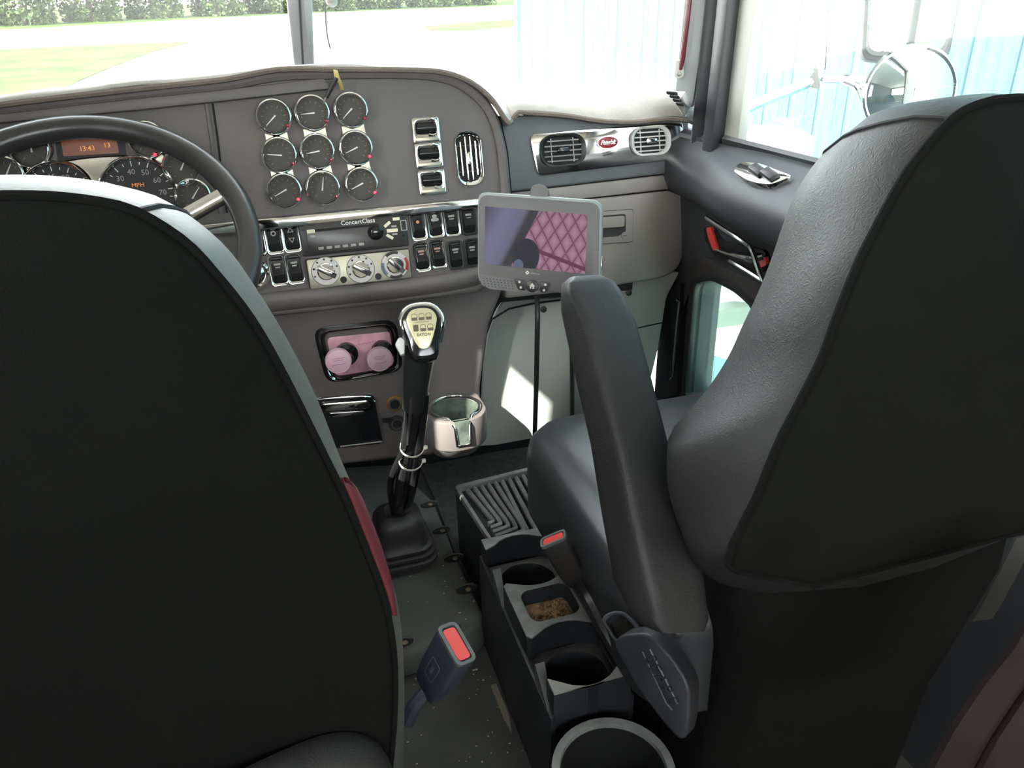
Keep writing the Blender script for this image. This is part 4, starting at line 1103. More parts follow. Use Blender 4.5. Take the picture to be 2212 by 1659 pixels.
# ================================================================== SEATS
def seat_back(root, rear_px, front_px, Fr, Fo, xc, rear_m, side_m, bulge, seam_px, red_px=None):
    """rear cloth panel and leather shell; the hidden outer half mirrors the seen one about the seat's middle"""
    def outline(F, pts, w=0):
        P = [F.pt(a, b, w) for a, b in pts]
        cxl = (Vector((xc, F.o.y, F.o.z)) - F.o).dot(F.u)
        L = [((p - F.o).dot(F.u), (p - F.o).dot(F.v)) for p in P]
        sgn = 1 if sum(a for a, b in L) / len(L) > cxl else -1
        L = [(a, b) for a, b in L if (a - cxl) * sgn > 0.01]
        Lm = [(2 * cxl - a, b) for a, b in L]
        full = smooth_line([Vector(p) for p in L], 4)
        fm = [Vector((2 * cxl - v.x, v.y)) for v in full]
        return full + fm[::-1], cxl
    a, cx = outline(Fr, rear_px)
    b, cx2 = outline(Fo, front_px)
    A = [tuple(v) for v in a]; B = [tuple(v) for v in b]
    ca = (cx, sum(p[1] for p in A) / len(A)); cb = (cx2, sum(p[1] for p in B) / len(B))
    n = 144
    A = by_angle(A, n, ca); B = by_angle(B, n, cb)
    PA = [Fr.M @ Vector((x, y, 0)) for x, y in A]; PB = [Fo.M @ Vector((x, y, 0)) for x, y in B]
    CA = Fr.M @ Vector((ca[0], ca[1], 0)); CB = Fo.M @ Vector((cb[0], cb[1], 0))
    # rear cloth panel, slightly domed
    secs = [[p + Fr.n * -.004 for p in PA], PA, [CA.lerp(p, .97) + Fr.n * .004 for p in PA], [CA.lerp(p, .7) + Fr.n * .010 for p in PA], [CA.lerp(p, .35) + Fr.n * .013 for p in PA]]
    mb = MB(); mb.loft(secs, cap=(False, True)); mb.build('back_panel', rear_m, root, smooth=60)
    # leather shell around and in front
    fw = -Fo.n
    secs = [[p for p in PA]]
    for t, o in ((.08, .006), (.3, .016), (.6, .014), (.85, .008), (1.0, .0)):
        secs.append([p.lerp(q, t) + (p.lerp(q, t) - CA.lerp(CB, t)).normalized() * o * bulge for p, q in zip(PA, PB)])
    secs.append([CB.lerp(q, .93) + fw * .03 for q in PB])
    secs.append([CB.lerp(q, .75) + fw * .05 for q in PB])
    secs.append([CB.lerp(q, .4) + fw * .045 for q in PB])
    mb = MB(); mb.loft(secs, cap=(False, True)); mb.build('backrest', side_m, root, smooth=70)
    i = min(range(n), key=lambda k: (proj(PA[k]) - Vector(seam_px)).length)
    mb = MB(); mb.tube([q[i] for q in secs[:8]], .0022, 6); mb.build('top_seam', DARKIN, root)
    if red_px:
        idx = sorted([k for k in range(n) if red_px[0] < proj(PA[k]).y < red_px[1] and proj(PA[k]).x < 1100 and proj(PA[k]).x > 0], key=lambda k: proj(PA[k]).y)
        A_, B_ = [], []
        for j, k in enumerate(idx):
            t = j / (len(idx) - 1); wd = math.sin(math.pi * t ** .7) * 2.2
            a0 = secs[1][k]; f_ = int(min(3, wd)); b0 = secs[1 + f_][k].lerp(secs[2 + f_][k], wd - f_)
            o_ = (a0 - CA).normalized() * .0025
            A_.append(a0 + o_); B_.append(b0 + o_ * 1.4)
        mb = MB(); mb.sheet([A_, [p.lerp(q, .5) + (p - CA).normalized() * .003 for p, q in zip(A_, B_)], B_]); mb.build('red_strip', RSTRIP, root, smooth=80, solid=.002, label='red strip low on the inner edge')  # narrow red strip along the lower inner edge
    # welt along the seam
    mb = MB(); mb.tube([p + (p - CA).normalized() * .001 for p in PA], .0032, 6, closed=True); mb.build('seam_piping', rear_m, root)
    return PA, PB

# driver's seat
dx = -.335
ds = thing('driver_seat', 'big black cloth-backed driver seat in the left foreground with grey leather edge', 'seat', (dx, .75, 0))
r_px = [(-160, 438), (-60, 428), (20, 425), (120, 427), (230, 441), (300, 462), (400, 525), (470, 600), (530, 675), (580, 755), (640, 868), (695, 980), (735, 1062), (790, 1195), (828, 1300), (848, 1410), (850, 1540), (838, 1680), (820, 1800)]
f_px = [(-160, 388), (-60, 384), (20, 381), (120, 383), (225, 396), (305, 416), (345, 428), (420, 475), (500, 548), (562, 640), (622, 742), (682, 862), (735, 1000), (790, 1125), (838, 1235), (858, 1310), (868, 1410), (872, 1540), (868, 1680), (850, 1800)]
Fr = Frame(Vector((dx, .50, .6)), Vector((0, -1, .12)))
Fo = Frame(Vector((dx, .60, .6)), Vector((0, -1, .12)))
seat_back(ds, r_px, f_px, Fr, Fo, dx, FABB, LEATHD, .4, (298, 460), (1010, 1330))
# vertical welt across the leather top
def cushion(root, m, x0, x1, y0, y1, z0, z1, name='cushion'):
    secs = []
    cx, cy, sx, sy = (x0 + x1) / 2, (y0 + y1) / 2, x1 - x0, y1 - y0
    for k, z in ((.92, z0), (1.0, z0 + .02), (1.0, z1 - .035), (.985, z1 - .015), (.94, z1), (.75, z1 + .006), (.4, z1 + .004)):
        secs.append([Vector((cx + a, cy + b, z)) for a, b in rrect(sx * k, sy * k - (1 - k) * .0, .07 * k, 6)])
    mb = MB(); mb.loft(secs); return mb.build(name, m, root, smooth=60)
cushion(ds, CUSH, dx - .25, dx + .25, .58, 1.08, .30, .46)
mb = MB(); mb.box((dx, .72, .15), (.40, .42, .30)); mb.build('pedestal', BLACKP, ds, bevel=.02)
# arm rest stub low behind the seat
ar = [at(540, 1720, .62), at(640, 1655, .64), at(740, 1615, .66), at(800, 1625, .68), at(835, 1700, .69)]
mb = MB(); mb.tube(smooth_line([at(480, 1760, .60), at(620, 1690, .62), at(720, 1650, .64), at(775, 1655, .655), at(800, 1720, .66)], 4), .024, 14); mb.build('arm_rest', LEATH, ds, smooth=60)

# passenger seat
pxc = .445
pseat = thing('passenger_seat', 'black leather passenger seat on the right with a raised arm rest', 'seat', (pxc, .75, 0))
r2 = [(2300, 212), (2212, 214), (2150, 217), (2095, 234), (2050, 264), (1992, 330), (1948, 392), (1884, 510), (1850, 580), (1806, 692), (1778, 770), (1722, 880), (1680, 962), (1632, 1080), (1592, 1155), (1572, 1215), (1600, 1232), (1760, 1262)]
f2 = [(2300, 138), (2212, 139), (2120, 143), (2045, 160), (1960, 196), (1890, 240), (1828, 292), (1780, 350), (1742, 420), (1716, 490), (1692, 560), (1660, 640), (1622, 720), (1590, 790), (1540, 868), (1487, 930), (1445, 982), (1444, 1060), (1472, 1150), (1512, 1232), (1610, 1280), (1760, 1305)]
Fr2 = Frame(Vector((pxc, .455, .8)), Vector((0, -1, .12)))
Fo2 = Frame(Vector((pxc, .555, .8)), Vector((0, -1, .12)))
seat_back(pseat, r2, f2, Fr2, Fo2, pxc, FABB, LEATH, .4, (2052, 264))
cushion(pseat, CUSH, .215, .675, .53, 1.02, .31, .465)
mb = MB(); mb.tube([(.219, .62, .435), (.219, .90, .435), (.232, .985, .435), (.29, 1.012, .436), (.60, 1.012, .436)], .003, 6); mb.build('cushion_piping', BLACKP, pseat)
mb = MB(); mb.box((.455, .76, .17), (.31, .38, .30)); mb.build('pedestal', BLACKP, pseat, bevel=.02)
# dark lower back cover
mb = MB()
lb = [at(1500, 1240, .70), at(1560, 1215, .67), at(2300, 1260, .60), at(2300, 1900, .62), at(1480, 1900, .78), at(1480, 1480, .75)]
def lowback():
    secs = []
    for z, y, hw in ((.64, .50, .165), (.60, .47, .165), (.50, .465, .165), (.30, .50, .16), (.01, .52, .16)):
        secs.append([Vector((pxc - hw, y + .12, z)), Vector((pxc - hw, y + .03, z)), Vector((pxc - hw + .03, y, z)), Vector((pxc + hw - .03, y, z)), Vector((pxc + hw, y + .03, z)), Vector((pxc + hw, y + .12, z))])
    return MB().loft(secs)
lowback().build('lower_back_cover', FABB, pseat, smooth=50, bevel=.006)
# arm rest, raised
st = [  # left outline, seam, right outline, depth at the seam
    ((1205, 640), (1232, 636), (1350, 628), .80),
    ((1200, 672), (1262, 690), (1388, 700), .79),
    ((1226, 800), (1294, 800), (1418, 805), .775),
    ((1262, 960), (1333, 955), (1460, 965), .76),
    ((1284, 1110), (1368, 1120), (1504, 1120), .745),
    ((1308, 1250), (1400, 1255), (1536, 1240), .735),
    ((1344, 1316), (1418, 1345), (1546, 1340), .73)]
secs = []
for l, s, r, d in st:
    Lp, Sp, Rp = at(l[0], l[1], d + .035), at(s[0], s[1], d), at(r[0], r[1], d + .03)
    Bp = Lp + Rp - Sp
    q = [Lp, Sp, Rp, Bp]
    # rounded section
    o = []
    for i in range(4):
        a, b, c = q[i - 1], q[i], q[(i + 1) % 4]
        rad = .30 if i != 1 else .16
        p, e = b.lerp(a, rad), b.lerp(c, rad)
        for k in range(5):
            t = k / 4
            o.append((1 - t) ** 2 * p + 2 * t * (1 - t) * b + t * t * e)
    secs.append(o)
# rounded top end
c0 = sum(secs[0], Vector()) / len(secs[0])
up = (c0 - sum(secs[1], Vector()) / len(secs[1])).normalized()
top1 = [c0.lerp(p, .86) + up * .014 for p in secs[0]]; top2 = [c0.lerp(p, .5) + up * .022 for p in secs[0]]
c9 = sum(secs[-1], Vector()) / len(secs[-1])
bot1 = [c9.lerp(p, .8) - up * .012 for p in secs[-1]]
mb = MB(); mb.loft([top2, top1] + secs + [bot1]); mb.build('arm_rest', LEATH, pseat, smooth=60)
seam = [at(1205, 648, .82), at(1222, 632, .80), at(1240, 650, .795)] + [at(s[0], s[1], d - .000) for l, s, r, d in st[1:]]
ctr = [sum(q, Vector()) / len(q) for q in secs]
mb = MB(); mb.tube(smooth_line([at(1262, 690, .797)] + [at(s[0] - 1, s[1], d + .006) for l, s, r, d in st[2:]], 4), .0016, 6); mb.build('arm_rest_seam', DARKIN, pseat)
# side shield with maker's name, recline lever and pocket
shf = Frame(at(1400, 1450, .80), Vector((-.75, -.55, .35)))
shp = rpoly(shf.poly([(1322, 1392), (1340, 1372), (1400, 1366), (1452, 1420), (1490, 1480), (1488, 1560), (1476, 1610), (1430, 1560), (1370, 1480)]), .012, 4)
mb = MB(); mb.prism(shp, -.03, 0); sh = mb.build('side_shield', SHIELD, pseat, shf.M, bevel=.006, bseg=3)
pa, pb_ = shf.uv(1398, 1408), shf.uv(1462, 1530)
an = math.degrees(math.atan2(pb_[1] - pa[1], pb_[0] - pa[0])); ln = math.hypot(pb_[0] - pa[0], pb_[1] - pa[1])
mid_ = ((pa[0] + pb_[0]) / 2, (pa[1] + pb_[1]) / 2)
text('SEARS', ln * .30, SHIELD, sh, shf.M @ T(mid_[0], mid_[1], .0008) @ RZ(an), 'embossed_lettering', ext=.0015, space=1.1)
mb = MB(); mb.tube([shf.pt(1388, 1408, .001), shf.pt(1440, 1520, .001), shf.pt(1452, 1534, .001)], .0008, 5); mb.build('emboss_line', CONSL, sh)
mb = MB(); mb.tube([shf.pt(1404, 1402, .001), shf.pt(1464, 1520, .001)], .0012, 5); mb.build('emboss_line', CONSL, sh)
hf = Frame(at(1345, 1365, .84), Vector((-.55, -.35, .8)))
ho = rpoly(hf.poly([(1298, 1338), (1318, 1322), (1350, 1320), (1392, 1362), (1355, 1398), (1330, 1392)]), .012, 4)
hc = (sum(p[0] for p in ho) / len(ho), sum(p[1] for p in ho) / len(ho))
mb = MB(); mb.ring(ho, scl(ho, .72, hc), -.03, .004); hl = mb.build('recline_handle', CONS, pseat, hf.M, bevel=.003)
mb = MB(); mb.prism(scl(ho, .74, hc), -.028, -.018); mb.build('handle_pocket', BOOT, hl, hf.M)
mb = MB(); mb.lathe([(.006, 0), (.006, .006), (.003, .008)], 12, M=Frame(at(1463, 1364, .80), Vector((-.4, -.8, .3))).M); mb.build('pivot_bolt', BLACKP, pseat)

# ================================================================== FLOOR PIECES
# raised tunnel cover
tz = .055
tcv = [(700, 1010), (860, 1000), (900, 1046), (934, 1078), (958, 1135), (985, 1200), (1015, 1265), (1042, 1318), (1040, 1348), (1008, 1372), (930, 1392), (868, 1410), (760, 1430), (600, 1300)]
P = [(p.x, p.y) for p in (onz(a, b, tz) for a, b in tcv)]
tcx = (sum(p[0] for p in P) / len(P), sum(p[1] for p in P) / len(P))
big = [(tcx[0] + (a - tcx[0]) * 1.04, tcx[1] + (b - tcx[1]) * 1.04) for a, b in P]
tun = thing('tunnel_cover', 'dark moulded floor cover around the gear lever, held by screws', 'floor cover', (tcx[0], tcx[1], 0))
mb = MB(); mb.frust(rpoly(big, .015, 3), 0, rpoly(P, .015, 3), tz); mb.build('cover_shell', COVER, tun, bevel=.012, bseg=3)
for px, py, rr in ((927, 1090, .019), (953, 1146, .019), (980, 1206, .02), (1008, 1273, .02), (974, 1360, .018), (872, 1388, .017)):
    c = onz(px, py, tz + .001)
    mb = MB(); mb.prism(circ(rr, 16, ry=rr * .55), -.002, .0012, M=T(c.x, c.y, c.z)); h = mb.build('screw_recess', DARKIN, tun)
    mb = MB(); mb.tube([(c.x + rr * math.cos(R(a)), c.y + rr * .6 * math.sin(R(a)), c.z + .001) for a in range(10, 175, 15)], .002, 6); mb.build('recess_lip', COVER, h)
    mb = MB(); mb.lathe([(.005, 0), (.005, .002), (.002, .0026)], 12, M=T(c.x + .002, c.y - rr * .2, c.z + .001)); mb.build('screw', mat('rusty_screw', (.3, .22, .16, 1), .5, .6) if 'rusty_screw' not in bpy.data.materials else bpy.data.materials['rusty_screw'], h)
# worn carpet on the passenger foot floor
cp = [(905, 1000), (1000, 985), (1180, 960), (1250, 1010), (1200, 1150), (1060, 1400), (1040, 1350), (985, 1200), (940, 1080)]
mb = MB(); mb.prism([(p.x, p.y) for p in (onz(a, b, .006) for a, b in cp)], .0005, .006); tag(mb.build('floor_mat', CARPET), 'worn black carpet strip on the floor beside the tunnel cover', 'carpet')
# metal rail beside the console
rail = thing('seat_rail', 'worn steel rail along the floor left of the console', 'rail', onz(1120, 1500, 0))
mb = MB(); mb.tube([onz(1050, 1378, .012), onz(1078, 1440, .012)], .004, 6); mb.build('rail_edge', DULLMET, rail)
mb = MB(); mb.tube([onz(1100, 1510, .012), onz(1134, 1590, .012), onz(1170, 1650, .012), onz(1188, 1658, .012)], .005, 6); mb.build('rail_edge', mat('worn_rail', (.12, .115, .11, 1), .5, .3), rail)
mb = MB(); mb.prism([(p.x, p.y) for p in (onz(a, b, .008) for a, b in ((1060, 1480), (1072, 1476), (1100, 1545), (1105, 1580), (1088, 1552)))], .001, .008); mb.build('bare_patch', mat('bare_metal', (.2, .18, .14, 1), .6, .3), rail)
# crumbs on the floor
mb = MB()
for k in range(130):
    px, py = random.uniform(880, 1200), random.uniform(1040, 1659)
    z = tz + .001 if py < 1340 and px < 940 + (py - 1078) * .4 else .0065
    p = onz(px, py, z)
    if p.x > .16 and py < 1600: continue
    s = random.choice((.0008, .001, .0012, .0018))
    mb.box((p.x, p.y, p.z), (s * random.uniform(1, 3), s, s), None)
tag(mb.build('crumbs', mat('crumbs', (.45, .4, .3, 1), .9), smooth=0), 'tiny pale crumbs scattered over the dark cab floor', 'crumbs', kind='stuff')

# ---- console with cup holders between the seats
cz = .24
con = thing('floor_console', 'narrow black floor console with cup holders and a dirty tray beside the passenger seat', 'console', (.21, .86, 0))
x0, x1 = .155, .268
XC = (x0 + x1) / 2
mb = MB()
mb.box((x0 - .001, .86, .10), (.008, .36, .20)); mb.box((x1 + .001, .86, .10), (.008, .36, .20))
mb.build('side_wall', CONS, con, bevel=.002)
def well(name, y, rad):
    M = T(XC, y, 0)
    mb = MB(); mb.ring(by_angle([(x0 - XC, -.056), (x1 - XC, -.056), (x1 - XC, .056), (x0 - XC, .056)], 40), circ(rad, 40), cz - .052, cz - .045); c = mb.build(name, mat('dusty_black', (.045, .042, .038, 1), .6, var=.3, vscale=40) if 'dusty_black' not in bpy.data.materials else bpy.data.materials['dusty_black'], con, M, bevel=.001)
    mb = MB(); mb.lathe([(.001, .10), (rad, .10), (rad, cz - .046)], 36, cap=(False, False)); mb.build('cup_wall', CONS, c, M, smooth=50)
well('cup_well', .955, .047)
well('cup_well', .745, .046)
# tray block with scooped ends
def arc_pts(cy, rad, a0, a1, n=9): return [(rad * math.cos(R(a0 + (a1 - a0) * k / (n - 1))), cy + rad * math.sin(R(a0 + (a1 - a0) * k / (n - 1)))) for k in range(n)]
hw = (x1 - x0) / 2
tray_o = [(-hw, .06)] + arc_pts(.105, .062, 222, 318) + [(hw, .06), (hw, -.058)] + arc_pts(-.105, .062, 42, 138) + [(-hw, -.058)]
Mt = T(XC, .850, 0)
tray_i = rrect(.078, .070, .016, 5)
mb = MB(); mb.ring(by_angle(tray_o, 64), by_angle(tray_i, 64), 0.10, cz - .003, M=None); tr = mb.build('tray_block', CONS, con, Mt)
mb = MB(); mb.ring(by_angle(tray_o, 64), by_angle(tray_i, 64), cz - .003, cz, M=None); mb.build('tray_rim', CONSR, tr, Mt, bevel=.001)
mb = MB(); mb.ring(by_angle(tray_i, 64), by_angle(scl(tray_i, .86, (0, 0)), 64), cz - .023, cz - .0005, w0i=cz - .028, w1i=cz - .024); mb.prism(scl(tray_i, .9, (0, 0)), cz - .030, cz - .024); mb.build('tray_lining', CONS, tr, Mt)
# end pieces
e1 = [(-hw, 0), (hw, 0), (hw, .028)] + arc_pts(.055, .056, -30, -150)[1:-1] + [(-hw, .028)]
mb = MB(); mb.prism(e1, 0.0, cz); mb.build('rear_end', CONS, con, T(XC, .682, 0), bevel=.002)
mb = MB(); mb.prism(scl(e1, .98, (0, .01)), cz - .001, cz + .0015); mb.build('rear_rim', mat('bright_rim', (.3, .3, .28, 1), .5), con, T(XC, .682, 0))
e2 = [(hw, .03), (-hw, .03), (-hw, 0)] + arc_pts(-.03, .054, 150, 30)[1:-1] + [(hw, 0)]
mb = MB(); mb.prism(e2, 0.0, cz - .008); mb.build('front_end', CONS, con, T(XC, 1.008, 0))
mb = MB(); mb.prism(e2, cz - .008, cz - .005); mb.build('front_rim', CONSR, con, T(XC, 1.008, 0), bevel=.001)
for y in (.79, 1.0):
    pass
for y in (.925, .715):
    mb = MB()
    mb.loft([[Vector((x0 - .004, y + .03, cz - .005)), Vector((x0 + .010, y + .03, cz - .005)), Vector((x0 + .004, y - .02, cz - .045)), Vector((x0 - .004, y - .03, cz - .045))],
             [Vector((x0 - .004, y + .03, cz - .05)), Vector((x0 + .010, y + .03, cz - .05)), Vector((x0 + .004, y - .02, cz - .055)), Vector((x0 - .004, y - .03, cz - .055))]])
    mb.build('side_fin', CONSL, con)
# dirt in the tray
mb = MB(); rows = []
for i in range(22):
    row = []
    for j in range(20):
        u, v = -.036 + .072 * i / 21, -.032 + .064 * j / 19
        h = .004 + .006 * noise.noise(Vector((u * 90, v * 90, 3))) + .004 * noise.noise(Vector((u * 260, v * 260, 1)))
        e = max(0, 1 - (abs(u) / .036) ** 4) * max(0, 1 - (abs(v) / .032) ** 4)
        row.append(Vector((XC + u, .846 + v, cz - .024 + max(0, h) * e + .001)))
    rows.append(row)
mb.sheet(rows)
for k in range(160):
    u, v = random.gauss(.0, .015), random.gauss(-.004, .012)
    if abs(u) > .032 or abs(v) > .028: continue
    s = random.uniform(.0006, .0018)
    mb.box((0, 0, 0), (s * random.uniform(1, 3), s, s), T(XC + u, .846 + v, cz - .017) @ RZ(random.uniform(0, 180)))
tag(mb.build('tray_dirt', DIRT, smooth=0), 'loose brown dirt lying in the console tray', 'dirt', kind='stuff')
# ribbed front tray
rz = .2
def q4(pts, z): return [(p.x, p.y) for p in (onz(a, b, z) for a, b in pts)]
rb = q4([(980, 1048), (1152, 1006), (1190, 1150), (1064, 1178)], rz)
mb = MB(); mb.prism(rpoly(rb, .012, 3), .02, rz - .012); rt = mb.build('ribbed_tray', CONS, con, bevel=.003)
rbc = (sum(p[0] for p in rb) / 4, sum(p[1] for p in rb) / 4)
mb = MB(); mb.ring(rpoly(rb, .012, 3), rpoly(scl(rb, .90, rbc), .01, 3), rz - .014, rz); mb.build('tray_rim', CONSR, rt, bevel=.002)
for k in range(9):
    t = k / 9.0
    top = onz(1000 + 135 * t + 10, 1056 - 34 * t, rz)
    e = 1 if k < 5 else 0
    if k < 5:
        bend = onz(1062 + 17 * k + 4, 1122 + 8 * k * .6 + 2, rz); end = onz(1054 + 5 * k, 1129 + 9.0 * k, rz)
        pts = smooth_line([top, top.lerp(bend, .5), top.lerp(bend, .94), bend.lerp(end, .25), end], 4)
    else:
        bend = onz(1110 + 17 * (k - 3), 1160 - 6 * (k - 4), rz)
        pts = [top, bend]
    mb = MB(); mb.tube([p - Vector((0, 0, .004)) for p in pts], .0042, 6, up=(0, 0, 1), flat=1.6); mb.build('rib', CONSR, rt)
# big cup ring at the back
bcx = onz(1325, 1664, .20)
mb = MB(); mb.lathe([(.0742, .196), (.0765, .203), (.0665, .203), (.0655, .196)], 48, M=T(bcx.x, bcx.y, 0), close=True); bg_ = mb.build('large_cup_ring', CONSR, con, smooth=40)
mb = MB(); mb.lathe([(.070, .02), (.074, .1965), (.0655, .1965), (.062, .03)], 48, M=T(bcx.x, bcx.y, 0), close=True); mb.build('cup_wall', BLACKP, bg_, smooth=40)
mb = MB(); mb.lathe([(.0635, .03), (.0635, .04)], 40, M=T(bcx.x, bcx.y, 0)); mb.build('cup_floor', BLACKP, bg_)

# ---- belt buckles
def buckle(name, label, c_top, c_bot, wd, th, nrm, red_w, m=None):
    ax = (c_top - c_bot).normalized()
    nrm = nrm - ax * nrm.dot(ax)
    f = Frame(c_bot, nrm, up=ax)
    L = (c_top - c_bot).length
    b = thing(name, label, 'buckle', c_bot, )
    mb = MB()
    mb.loft([[f.M @ Vector((a * k, L * t, b_ * k2)) for a, b_ in rrect(wd, th, th * .25, 3)] for t, k, k2 in ((0, .6, .6), (.1, .82, .9), (.35, .95, 1), (1.0, 1, 1))])
    mb.build('body', m or BUCK, b, bevel=.0015, smooth=40)
    mb = MB(); mb.loft([[f.M @ Vector((a, L * 1.0 + h, b_)) for a, b_ in rrect(red_w, th * .62, th * .15, 3)] for h in (-.001, .002)]); mb.build('red_button', REDP, b)
    mb = MB()
    o_, i_ = rrect(wd, th, th * .25, 3), rrect(wd * .86, th * .7, th * .18, 3)
    secs = [[f.M @ Vector((a, L - .001, b_)) for a, b_ in o_], [f.M @ Vector((a, L + .003, b_)) for a, b_ in o_], [f.M @ Vector((a, L + .003, b_)) for a, b_ in i_], [f.M @ Vector((a, L - .001, b_)) for a, b_ in i_]]
    mb.loft(secs + [secs[0]], cap=(False, False)); mb.build('rim', CONSL, b)
    return b, f, L
bt, bb = at(985, 1392, .87), at(925, 1490, .93)
b1, bf, bL = buckle('seat_belt_buckle', 'dark blue-black buckle with red button standing beside the driver seat', bt, bb, .052, .027, (CAMP - bb).normalized() + Vector((-.5, 0, .4)), .040)
mb = MB(); mb.ring(rrect(.018, .034, .003, 3), rrect(.0165, .0325, .0028, 3), .0136, .0141, M=bf.M @ T(-.001, bL * .52, 0)); mb.build('press_outline', CONSL, b1)
text('PRESS', .0062, CONSL, b1, bf.M @ T(-.001, bL * .52, .0138) @ RZ(90), 'press_lettering', ext=.0003)
cab('belt_stem', [bb + (bb - bt).normalized() * -.006, at(905, 1512, .92), at(892, 1530, .92), at(880, 1560, .93)], .009, BUCK, b1)
bt2, bb2 = at(1196, 1166, 1.0), at(1250, 1260, 1.025)
b2, bf2, _ = buckle('seat_belt_buckle', 'dark brown-black buckle with red button between console and passenger cushion', bt2, bb2, .036, .022, (CAMP - bb2).normalized() + Vector((-.3, 0, .1)), .028, mat('brown_black', (.022, .018, .016, 1), .5))
cab('belt_stem', [bb2, at(1275, 1300, .98), at(1300, 1350, .96), at(1330, 1400, .95)], .010, BLACKP, b2)

# ---- lap belt strap and burgundy cushion at the right
strap = [at(2226, 1165, .62), at(2190, 1235, .63), at(2150, 1310, .64), at(2128, 1345, .65)]
mb = MB()
sd_ = [Vector((.012, 0, 0)), Vector((-.012, .004, 0))]
mb.loft([[p + Vector((.007, 0, .002)), p + Vector((-.007, .006, -.002)), p + Vector((-.007, .008, -.002)), p + Vector((.007, .002, .002))] for p in strap])
tag(mb.build('seat_belt', WEB), 'grey seat belt strap hanging beside the passenger seat', 'seat belt')
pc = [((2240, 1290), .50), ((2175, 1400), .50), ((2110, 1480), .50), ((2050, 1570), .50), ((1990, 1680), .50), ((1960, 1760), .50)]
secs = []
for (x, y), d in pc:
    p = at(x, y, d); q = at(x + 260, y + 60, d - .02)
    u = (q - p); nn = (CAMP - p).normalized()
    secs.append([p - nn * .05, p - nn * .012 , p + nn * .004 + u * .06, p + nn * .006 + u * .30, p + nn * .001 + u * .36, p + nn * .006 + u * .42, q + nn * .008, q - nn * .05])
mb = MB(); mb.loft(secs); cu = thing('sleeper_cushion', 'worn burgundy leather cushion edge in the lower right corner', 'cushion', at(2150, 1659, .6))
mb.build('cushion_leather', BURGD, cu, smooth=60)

# ---- pen with tape, hanging cord
pen = thing('pen', 'black pen with yellow tape hanging over the gauges', 'pen', D.pt(712, 195, .03))
mb = MB(); mb.tube([D.pt(727, 168, .035), D.pt(713, 195, .032), D.pt(705, 211, .028)], .0035, 8); mb.build('barrel', BLACKP, pen)
mb = MB(); mb.tube([D.pt(705, 211, .028), D.pt(699, 222, .026)], [.003, .0008], 8); mb.build('tip', DULLMET, pen)
mb = MB(); mb.sheet([[D.pt(720, 150, .03), D.pt(729, 152, .03)], [D.pt(722, 168, .036), D.pt(733, 165, .036)], [D.pt(731, 180, .03), D.pt(738, 176, .03)], [D.pt(735, 195, .026), D.pt(744, 194, .026)]]); mb.build('tape', mat('yellow_tape', (.55, .4, .15, 1), .6), pen, solid=.001)
cord = thing('hanging_cord', 'thin dark cord dangling from a clip on the windshield', 'cord', at(706, 40, 1.55))
cab('cord', [at(703, -30, 1.5), at(703, 20, 1.52), at(706, 70, 1.55), at(714, 108, 1.58)], [.0018] * 15 + [.0005], BLACKP, cord, 6)
mb = MB(); mb.lathe([(.001, -.008), (.010, -.005), (.012, 0), (.010, .005), (.001, .008)], 14, M=Frame(at(716, 2, 1.5), Vector((0, -1, .2))).M); mb.build('clip', DULLMET, cord, smooth=60)

# ================================================================== OUTSIDE THE WINDOWS
GZ = -1.25
SL = .042                                   # the yard rises gently ahead of the truck
def gh_(y): return GZ + SL * max(0.0, y - 4)
mb = MB(); mb.loft([[Vector((x, y, z)) for x, z in ((-90, gh_(y)), (90, gh_(y)), (90, gh_(y) - .3), (-90, gh_(y) - .3))] for y in (-30, 4, 140)])
tag(mb.build('ground', GRAVEL, smooth=0), kind='structure')
GN = Vector((0, -SL, 1)).normalized()
Gf = Frame(Vector((0, 4, GZ)), GN, right=Vector((1, 0, 0)))
def gp(name, pts, z, m, label, cat, rad=.8):
    mb = MB(); mb.prism(rpoly(Gf.poly(pts), rad, 3), -.01, z); return tag(mb.build(name, m, M=Gf.M), label, cat, kind='structure')
gp('road', [(-600, 140), (0, 101), (640, 66), (1160, 38), (1160, 10), (640, 30), (0, 66), (-600, 99)], .012, ROAD, 'pale road running across beyond the lawn', 'road')
gp('lawn', [(-600, 160), (0, 108), (200, 98), (420, 90), (330, 112), (230, 150), (150, 185), (80, 230), (-200, 300), (-900, 330)], .02, GRASS, 'sunlit lawn left of the truck before the road', 'lawn')
gp('verge', [(-600, 99), (0, 66), (640, 30), (1160, 10), (1160, -2), (640, 4), (0, 22), (-600, 40)], .016, GRASS, 'grass verge beyond the road', 'lawn', 2)
gp('lawn', [(915, 58), (1000, 50), (1110, 42), (1110, 58), (1010, 66), (930, 68)], .02, GRASS, 'thin grass patch near the corner of the blue building', 'lawn', .3)
